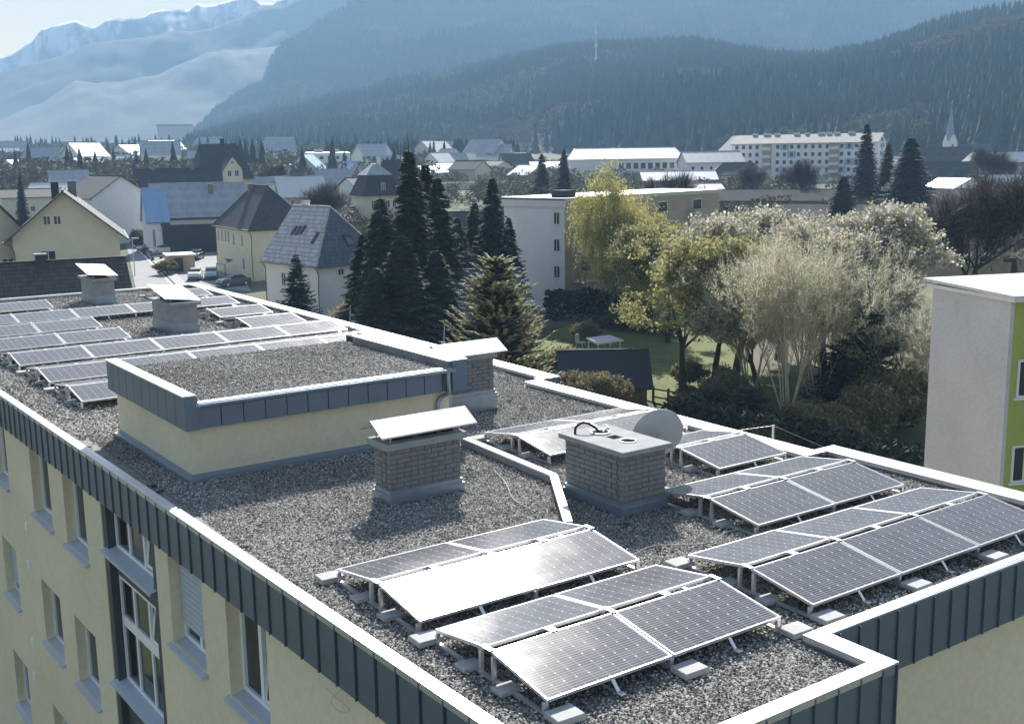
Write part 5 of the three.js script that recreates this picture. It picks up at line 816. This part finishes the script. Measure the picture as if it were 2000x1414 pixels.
{ // dark spruces
  const A = spruce(19, 3.9, { step: 0.3, boughs: 14, spray: 0.8 }), B = spruce(15, 4.0, { step: 0.3, boughs: 15, droop: 0.42, spray: 0.85 }), C = spruce(8.6, 2.7, { step: 0.28, boughs: 11, droop: 0.2, spray: 0.5, col: [0.03, 0.048, 0.042] });
  const n = { leaf: NEEDLE, bark: BARKDARK, grp: 'dark spruces behind the roof edge' };
  const a = plant('spruce_tree', 'tallest dark spruce, its tip reaching the far conifers', 'spruce', A, at(30.0, 97), 0, n);
  const b = plant('spruce_tree', 'broad dark spruce left of the tallest one', 'spruce', B, at(28.5, 95), 1, n);
  for (const [src, lab, bb, d, s] of [[a, 'dark spruce right of the tallest one', 31.4, 104, [1, 0.86, 1]], [b, 'low broad spruce at the left foot of the tall group', 27.6, 99, [0.9, 0.78, 0.9]], [b, 'dark spruce crowding the front of the tall group', 29.5, 89, [1.15, 0.82, 1.15]], [b, 'dark spruce filling the front left of the tall group', 28.2, 88, [0.95, 0.66, 0.95]], [a, 'tall spruce close behind the right of the tallest', 30.8, 108, [1.0, 0.92, 1.0]], [a, 'slender spruce beside the pale apartment gable', 34.1, 116, [0.85, 0.83, 0.85]], [b, 'spruce half hidden behind the slender one', 33.2, 122, [0.8, 0.85, 0.8]], [b, 'dark spruce touching the apartment gable', 34.9, 118, [0.7, 0.76, 0.7]], [b, 'spruce low in the dark gap behind the sunlit pine', 31.2, 92, [1.1, 0.72, 1.1]], [b, 'spruce right of the tall group near the slate roof', 32.3, 112, [0.8, 0.8, 0.8]]]) dup(src, lab, at(bb, d), rr(0, 6), s);
  plant('young_spruce', 'young spruce in front of the white house', 'spruce', C, at(24.25, 114), 2, { ...n, grp: undefined });
  for (const [lab, bb, d, s] of [['dark conifer in front of the apartment slab', 52.2, 252, [1.1, 1.06, 1.1]], ['great dark conifer right of the apartment slab', 54.2, 228, [1.75, 0.92, 1.75]], ['conifer between the slab and the great dark conifer', 53.2, 240, [0.9, 0.85, 0.9]], ['round dark conifer above the blossom trees', 51.2, 198, [1.15, 0.62, 1.15]], ['conifer left of the willow top', 36.6, 300, [0.9, 0.72, 0.9]], ['conifer touching the left of the willow', 37.7, 280, [0.8, 0.8, 0.8]], ['lone conifer at the far left behind the houses', 11.9, 260, [0.45, 0.62, 0.45]]]) dup(a, lab, at(bb, d), rr(0, 6), s, 'conifers standing among the town houses');
  const P = spruce(12.4, 3.9, { step: 0.25, boughs: 19, droop: -0.1, pw: 0.5, spray: 0.36, seg: 0.22, col: [0.045, 0.06, 0.035], tip: [0.36, 0.35, 0.16] });  // tip: sun rim light put into the colour of the young outer shoots
  plant('sunlit_pine', 'pine with yellow green shoots painted as if rim lit beside the gravel roof', 'pine', P, at(34.25, 66), 0, { leaf: LEAF, bark: BARK });
}
{ // willow, blossom trees, bare trees
  const yellow = [[0.5, 0.47, 0.14], [0.56, 0.52, 0.22], [0.4, 0.39, 0.13]], fresh = [[0.36, 0.36, 0.12], [0.44, 0.41, 0.2], [0.28, 0.27, 0.1]], blossom = [[0.52, 0.49, 0.43], [0.46, 0.43, 0.34], [0.36, 0.35, 0.16], [0.6, 0.58, 0.56]];
  const W = broad(17, 0.75, { forks: 6, levels: 3, weep: 0.55, leaves: yellow, leafN: 15, leafS: 0.2, twigN: 8, twigL: 3.2, twigCol: [0.22, 0.2, 0.08], trunk: 0.3 });
  const wl = plant('willow_tree', 'tall yellow green willow in front of the apartment block', 'willow', W, at(39.9, 116), 0, { s: [0.62, 1.1, 0.62] });
  dup(wl, 'second willow crown merging with the tall one', at(41.4, 121), 2, [0.5, 0.9, 0.5]);
  const Fr = broad(13, 0.62, { forks: 5, levels: 3, leaves: fresh, leafN: 11, leafS: 0.19, twigN: 7, twigL: 1.0, trunk: 0.28 });
  const f0 = plant('leafing_tree', 'dark trunked tree in fresh yellow leaf at the edge of the lawn', 'tree', Fr, at(43.7, 86), 0, { bark: BARKDARK, grp: 'trees in fresh leaf beside the lawn' });
  dup(f0, 'smaller tree in fresh leaf behind the garden fence', at(45.3, 89), 2, [0.95, 0.95, 0.95]);
  dup(f0, 'tree in fresh leaf between the willow and the blossom', at(42.9, 108), 3.4, [0.9, 0.92, 0.9]);
  const Bl = broad(13.8, 0.62, { forks: 5, levels: 3, leaves: blossom, leafN: 20, leafS: 0.18, twigN: 8, twigL: 0.95, trunk: 0.26, twigCol: [0.2, 0.17, 0.13] });
  const b0 = plant('blossom_tree', 'white blossoming tree in the middle of the tree group', 'tree', Bl, at(46.3, 92), 0, { bark: BARKDARK, grp: 'blossoming trees on the slope' });
  for (const [lab, bb, d, s] of [['broad blossoming tree right of the pale bare stems', 50.6, 92, 1.0], ['blossoming tree nearest the green block', 52.7, 93, 1.06], ['low blossoming tree against the pale end wall', 54.2, 84, 0.66], ['blossoming tree at the back of the group', 48.4, 101, 1.0], ['blossoming tree low behind the bare stems', 47.6, 84, 0.75]]) dup(b0, lab, at(bb, d), rr(0, 6), s);
  const Ba = broad(14.3, 0.5, { forks: 7, levels: 2, stems: 9, lean: 0.42, twigN: 6, twigL: 1.1, leaves: [[0.5, 0.48, 0.36], [0.42, 0.4, 0.22]], leafN: 4, leafS: 0.15, twigCol: [0.46, 0.43, 0.35], twigW: 0.02, trunk: 0.42, r0: 0.0115, up: 0.9 });
  const ba = plant('bare_stemmed_tree', 'many stemmed pale leafless tree in front of the blossom', 'tree', Ba, at(48.9, 75), 0, { bark: BARKPALE, crownName: 'twigs', grp: 'pale leafless trees on the slope', s: [0.78, 1, 0.78] });
  for (const [lab, bb, d, tn, s] of [['pale leafless tree leaning right over the dark evergreen', 50.4, 80, 2.2, [0.9, 0.9, 0.9]], ['pale leafless tree at the left of the many stemmed one', 47.1, 82, 1.1, [0.7, 0.86, 0.7]], ['pale leafless tree half lost in the blossom', 49.6, 90, 3.3, [0.8, 0.98, 0.8]], ['pale leafless thicket against the pale end wall', 54.6, 78, 4, [0.85, 0.62, 0.85]], ['pale leafless tree behind the round evergreen', 52.3, 86, 5, [0.75, 0.85, 0.75]]]) dup(ba, lab, at(bb, d), tn, s);
  const Dk = broad(16, 0.7, { forks: 5, levels: 4, twigN: 6, twigL: 1.4, twigCol: [0.035, 0.03, 0.027], twigW: 0.022, trunk: 0.24, r0: 0.026, up: 0.7 });
  const dk = plant('bare_tree', 'large dark leafless tree above the roof of the green block', 'tree', Dk, at(56.9, 122), 0, { bark: BARKDARK, crownName: 'twigs', s: [1.25, 1, 1.25] });
  for (const [lab, bb, d, s] of [['leafless tree in front of the apartment slab', 48.9, 265, 0.8], ['leafless tree beside the slab balconies', 47.2, 290, 0.7], ['leafless tree right of the willow', 43.0, 190, 0.85], ['leafless tree behind the pale gable house', 57.8, 300, 0.9], ['leafless tree left of the gambrel villa', 26.3, 205, 0.75], ['leafless tree by the works building', 23.4, 330, 0.75], ['leafless tree at the right picture edge', 59.0, 150, 0.9]]) dup(dk, lab, at(bb, d), rr(0, 6), s, 'leafless trees about the town');
  const Gd = broad(8.5, 0.7, { forks: 6, levels: 3, stems: 4, twigN: 9, twigL: 0.9, twigCol: [0.30, 0.24, 0.13], twigW: 0.022, up: 0.8, trunk: 0.3 });
  const gd = plant('golden_thicket', 'golden brown leafless thicket between the spruces and the apartment gable', 'shrub', Gd, at(32.9, 119), 0, { bark: BARKPALE, crownName: 'twigs', s: [1.1, 1, 1.1] });
  dup(gd, 'golden brown thicket beside the slate roofed house', at(34.0, 114), 2, [0.9, 0.8, 0.9]);
  dup(gd, 'brown thicket under the great dark spruces', at(27.2, 108), 1, [0.7, 0.6, 0.7]);
  dup(gd, 'round brown bush behind the cream house', at(25.2, 215), 1, [1.3, 0.9, 1.3]);
  // low shrubs
  const Sh = broad(3.2, 0.95, { forks: 6, levels: 2, stems: 5, leaves: [[0.2, 0.19, 0.07], [0.14, 0.12, 0.06]], leafN: 14, leafS: 0.2, twigN: 9, twigL: 0.55, twigCol: [0.16, 0.12, 0.08], trunk: 0.4 });
  const sh = plant('garden_shrub', 'yellow green bush in front of the garden shed', 'shrub', Sh, at(39.6, 73, 1.2), 0, { s: [1.1, 1, 1.1], grp: 'shrubs round the lawn' });
  for (const [lab, bb, d, s, up] of [['brown bush at the left corner of the garden shed', 38.0, 76, 1.25, 0], ['yellow bush left of the garden shed ridge', 37.2, 86, 1.3, 0], ['bush by the garden table', 38.8, 108, 0.8, 0], ['low brown shrub under the pale bare stems', 48.3, 69, 1.0, 0], ['low brown shrub right of the bare stems', 49.9, 70, 1.2, 0], ['low shrub in front of the dark evergreen', 51.4, 71, 1.1, 0], ['low shrub near the pale end wall', 53.0, 73, 1.15, 0], ['shrub below the leafing trees', 45.8, 78, 1.1, 0], ['shrub behind the garden fence', 43.9, 88, 0.8, 0], ['shrub beside the street garage', 18.1, 172, 0.9, 0], ['shrub at the street corner', 17.0, 216, 1.1, 0], ['grey bush on the slope right of the evergreen', 54.0, 76, 1.5, 0]]) dup(sh, lab, at(bb, d, up), rr(0, 6), [s, s * rr(0.8, 1.1), s]);
  const Ev = spruce(7.5, 3.2, { step: 0.34, boughs: 11, droop: 0.15, pw: 0.45, col: [0.022, 0.034, 0.024] });
  const ev = plant('dark_evergreen', 'dark round evergreen between the bare stems and the pale end wall', 'evergreen', Ev, at(52.7, 78), 0, { leaf: NEEDLE, bark: BARKDARK, s: [1, 1.05, 1] });
  dup(ev, 'dark evergreen low behind the round one', at(51.4, 80), 2, [0.8, 0.72, 0.8]); dup(ev, 'dark evergreen shading the fence at the lawn', at(46.9, 74), 1, [0.7, 0.42, 0.7]); dup(ev, 'dark evergreen under the leafing trees', at(45.2, 76), 4, [0.6, 0.36, 0.6]);
}
{ // clipped hedges: masses of leaf-sized faces
  const hedge = (label, b0, d0, b1, d1, h, w, col) => {
    const A = at(b0, d0), B = at(b1, d1), L = Math.hypot(B[0] - A[0], B[2] - A[2]), q = new Quads(), t = thing('hedge', label, 'hedge', [(A[0] + B[0]) / 2, (A[1] + B[1]) / 2, (A[2] + B[2]) / 2], -Math.atan2(B[2] - A[2], B[0] - A[0]), 'clipped hedges of the gardens');
    const n = Math.round(L * h * 95); for (let i = 0; i < n; i++) { const x = rr(-L / 2, L / 2), tp = h * (0.9 + 0.16 * fbm(x * 0.9, b0, 7, 3)), y = tp * Math.pow(rnd(), 0.6), z = rr(-w / 2, w / 2) * (y > tp * 0.85 ? 0.8 : 1), s = rr(0.12, 0.26), a = rr(0, 6.28), e = rr(-0.8, 0.8), c = Math.cos(a) * s, sn = Math.sin(a) * s; q.quad([x - c, y - e * s, z - sn], [x + sn * 0.6, y + s * 0.5, z - c * 0.6], [x + c, y + e * s, z + sn], [x - sn * 0.6, y - s * 0.5, z + c * 0.6], tint(col, 0.35)); }
    mesh('foliage', q.geo(), NEEDLE, t);
  };
  hedge('tall dark hedge below the apartment block', 36.7, 122, 42.3, 121, 3.2, 2.2, [0.02, 0.03, 0.02]); hedge('dark hedge in front of the fence at the lawn end', 43.0, 74, 50.5, 67, 2.6, 2.4, [0.025, 0.032, 0.02]); hedge('dark hedge below the pale end wall', 50.6, 66, 56.0, 62, 2.6, 2.4, [0.022, 0.03, 0.02]); hedge('hedge beside the street in front of the barn', 16.75, 222, 17.5, 214, 2.4, 2, [0.03, 0.04, 0.025]);
  hedge('low sunlit hedge across the back of the lawn', 38.8, 117, 43.6, 111, 1.2, 1.4, [0.12, 0.12, 0.05]);
}
// ---------------------------------------------------------------- cars, lamp, garage, fence, mast
function car(label, b, d, turn, paint, grp = 'cars on the parking area') {
  const [x, z] = pol(b, d), t = thing('parked_car', label, 'car', [x, landAt(x, z) + 0.05, z], face(b) + turn, grp);
  const prof = [[-2.1, 0.3], [-2.14, 0.62], [-2.0, 0.88], [-1.85, 0.95], [-0.95, 1.02], [-0.9, 1.04], [0.95, 1.04], [1.7, 0.98], [2.1, 0.9], [2.16, 0.6], [2.1, 0.28]];
  const ex = (pts, w, bev) => { const g = new THREE.ExtrudeGeometry(new THREE.Shape(pts.map(([a, c]) => new THREE.Vector2(a, c))), { depth: w - 2 * bev, bevelEnabled: true, bevelThickness: bev, bevelSize: bev * 0.7, bevelSegments: 2 }); g.translate(0, 0, -(w / 2 - bev)); return uvm(g); };
  mesh('body', ex(prof, 1.74, 0.09), paint, t);
  mesh('cabin_glass', ex([[-0.98, 1.02], [-0.35, 1.42], [0.95, 1.44], [1.6, 1.02]], 1.5, 0.08), T.glass, t);
  mesh('roof', ex([[-0.42, 1.42], [-0.3, 1.47], [0.9, 1.49], [1.02, 1.43]], 1.36, 0.06), paint, t);
  for (const [wx, wz] of [[-1.35, 0.78], [-1.35, -0.78], [1.35, 0.78], [1.35, -0.78]]) { const w = group('wheel', t), ty = new THREE.CylinderGeometry(0.32, 0.32, 0.2, 18); ty.rotateX(Math.PI / 2); ty.translate(wx, 0.32, wz); mesh('tyre', uvm(ty), M.rubber, w); const ri = new THREE.CylinderGeometry(0.2, 0.2, 0.21, 14); ri.rotateX(Math.PI / 2); ri.translate(wx, 0.32, wz); mesh('rim', uvm(ri), M.steel, w); }
  for (const s of [-1, 1]) { mesh('headlight', bx(-2.17, -2.08, 0.66, 0.8, s * 0.62 - 0.18, s * 0.62 + 0.18), T.frame, t); mesh('tail_light', bx(2.1, 2.2, 0.7, 0.85, s * 0.65 - 0.14, s * 0.65 + 0.14), plain(0.3, 0.02, 0.02, 0.3), t); mesh('mirror', bx(-0.85, -0.7, 1.02, 1.14, s * 0.98 - 0.08, s * 0.98 + 0.08), paint, t); }
  mesh('bumper', bx(-2.2, -2.1, 0.3, 0.52, -0.75, 0.75), T.dark, t); return t;
}
const paint = (r, g, b) => new THREE.MeshPhysicalMaterial({ color: lin(r, g, b), roughness: 0.35, metalness: 0.35, clearcoat: 1, clearcoatRoughness: 0.05 });
car('silver car facing the viewer beside the garage', 19.4, 165, Math.PI / 2 - 0.1, paint(0.5, 0.52, 0.55)); car('silver blue car facing the viewer, second from the garage', 20.15, 165, Math.PI / 2 - 0.05, paint(0.3, 0.36, 0.44)); car('dark blue car by the corner of the cream house', 21.2, 156, 0.5, paint(0.06, 0.08, 0.12)); car('white car under the trees behind the garage', 17.95, 202, 0.4, paint(0.7, 0.7, 0.7)); car('dark car on the pale yard behind the garage', 19.5, 191, 1.3, paint(0.05, 0.055, 0.06)); car('grey car by the hedge along the street', 17.4, 207, 0.5, paint(0.25, 0.27, 0.3));
{
  const [x, z] = pol(18.7, 177), t = thing('garage', 'small garage with flat white roof beside the street', 'garage', [x, landAt(x, z), z], face(18.7) + 0.12); mesh('wall', bx(-1.9, 1.9, -1, 2.3, -2.4, 2.4), T.tan, t); mesh('roof', bx(-2.15, 2.15, 2.3, 2.48, -2.7, 2.7), T.white, t); mesh('door', bx(-1.3, 0.2, 0, 2.0, 2.4, 2.45), T.dark, t);
  const [lx, lz] = pol(16.6, 172), l = thing('street_lamp', 'grey street lamp standing on the street edge', 'street lamp', [lx, landAt(lx, lz), lz], face(16.6)); mesh('pole', cyl(0.08, 0.05, 0, 5.4, 0, 0, 8), M.steel, l); mesh('lamp_head', bx(-0.1, 0.9, 5.35, 5.5, -0.15, 0.15), T.white, l);
  const a = thing('door_awning', 'dark awning on the street side of the cream house', 'awning', at(21.0, 159.5), face(21) - 1.0); mesh('sheet', slab([[-1.1, 3.3, 0], [1.1, 3.3, 0], [1.1, 2.7, 1.3], [-1.1, 2.7, 1.3]], 0.08), T.dark, a); mesh('post', [bx(-1.05, -0.97, -0.5, 2.7, 1.2, 1.28)], T.dark, a); mesh('post', [bx(0.97, 1.05, -0.5, 2.7, 1.2, 1.28)], T.dark, a);
  for (const [b, d, lab] of [[17.66, 192, 'dark bench at the pavement edge, nearer one'], [17.28, 202, 'dark bench at the pavement edge, farther one']]) { const k = thing('street_bench', lab, 'bench', at(b, d, 0.15), face(b) + 0.95); mesh('seat', bx(-1.3, 1.3, 0.4, 0.48, -0.25, 0.25), T.wood, k); mesh('backrest', bx(-1.3, 1.3, 0.6, 0.95, -0.3, -0.24), T.wood, k); for (const s of [-1, 1]) mesh('leg', bx(s * 1.1 - 0.05, s * 1.1 + 0.05, -0.1, 0.4, -0.25, 0.25), T.dark, k); }
}
{ // garden fence: posts and rails
  const A = at(42.2, 83), B = at(46.2, 79), L = Math.hypot(B[0] - A[0], B[2] - A[2]), t = thing('garden_fence', 'weathered post and rail fence along the near edge of the lawn', 'fence', A, -Math.atan2(B[2] - A[2], B[0] - A[0]));
  for (let i = 0; i <= 5; i++) mesh('post', bx(i * L / 5 - 0.07, i * L / 5 + 0.07, -0.3, 1.25, -0.07, 0.07), T.wood, t); for (const y of [0.45, 1.05]) mesh('rail', bx(0, L, y - 0.06, y + 0.06, 0.07, 0.12), T.wood, t);
  const [mx, mz] = pol(39.3, 1330), my = hillNear.h(39.3, 1330), m = thing('radio_mast', 'slender pale radio mast on the wooded crest', 'mast', [mx, my, mz]); mesh('shaft', cyl(1.1, 0.6, 0, 62, 0, 0, 6), T.white, m); for (const y of [22, 36, 50, 60]) mesh('antenna_ring', cyl(1.8, 1.8, y, y + 3, 0, 0, 8), T.white, m);
  const k = thing('garden_table', 'white garden table with cloth behind the shed ridge', 'table', at(39.7, 104)); mesh('cloth', [slab([[-1.6, 0.95, 0.9], [1.6, 0.95, 0.9], [1.4, 1.25, -0.9], [-1.4, 1.25, -0.9]], 0.12)], T.white, k); for (const [px, pz] of [[-1.3, 0.7], [1.3, 0.7], [-1.3, -0.7], [1.3, -0.7]]) mesh('leg', bx(px - 0.05, px + 0.05, 0, 0.95, pz - 0.05, pz + 0.05), T.frame, k);
  const c = thing('garden_chair', 'white garden chair on the lawn left of the table', 'chair', at(38.5, 106), 0.4); mesh('seat', bx(-0.35, 0.35, 0.4, 0.46, -0.35, 0.35), T.white, c); mesh('backrest', bx(-0.35, 0.35, 0.46, 1.2, -0.4, -0.34), T.white, c); for (const [px, pz] of [[-0.3, 0.3], [0.3, 0.3], [-0.3, -0.3], [0.3, -0.3]]) mesh('leg', bx(px - 0.03, px + 0.03, 0, 0.4, pz - 0.03, pz + 0.03), T.white, c);
  const po = thing('roof_pole', 'pale thin pole with two stay wires beyond the right roof edge', 'pole', [10.6, -1.2, -17.6]); mesh('pole', bar([0, -6, 0], [0.12, 0.8, 0], 0.035), T.frame, po); mesh('stay_wire', bar([0.12, 0.79, 0], [-3.2, 0.1, -3], 0.006), M.steel, po); mesh('stay_wire', bar([0.12, 0.79, 0], [2.4, -0.4, 1.2], 0.006), M.steel, po);
}
renderer.render(scene, camera);
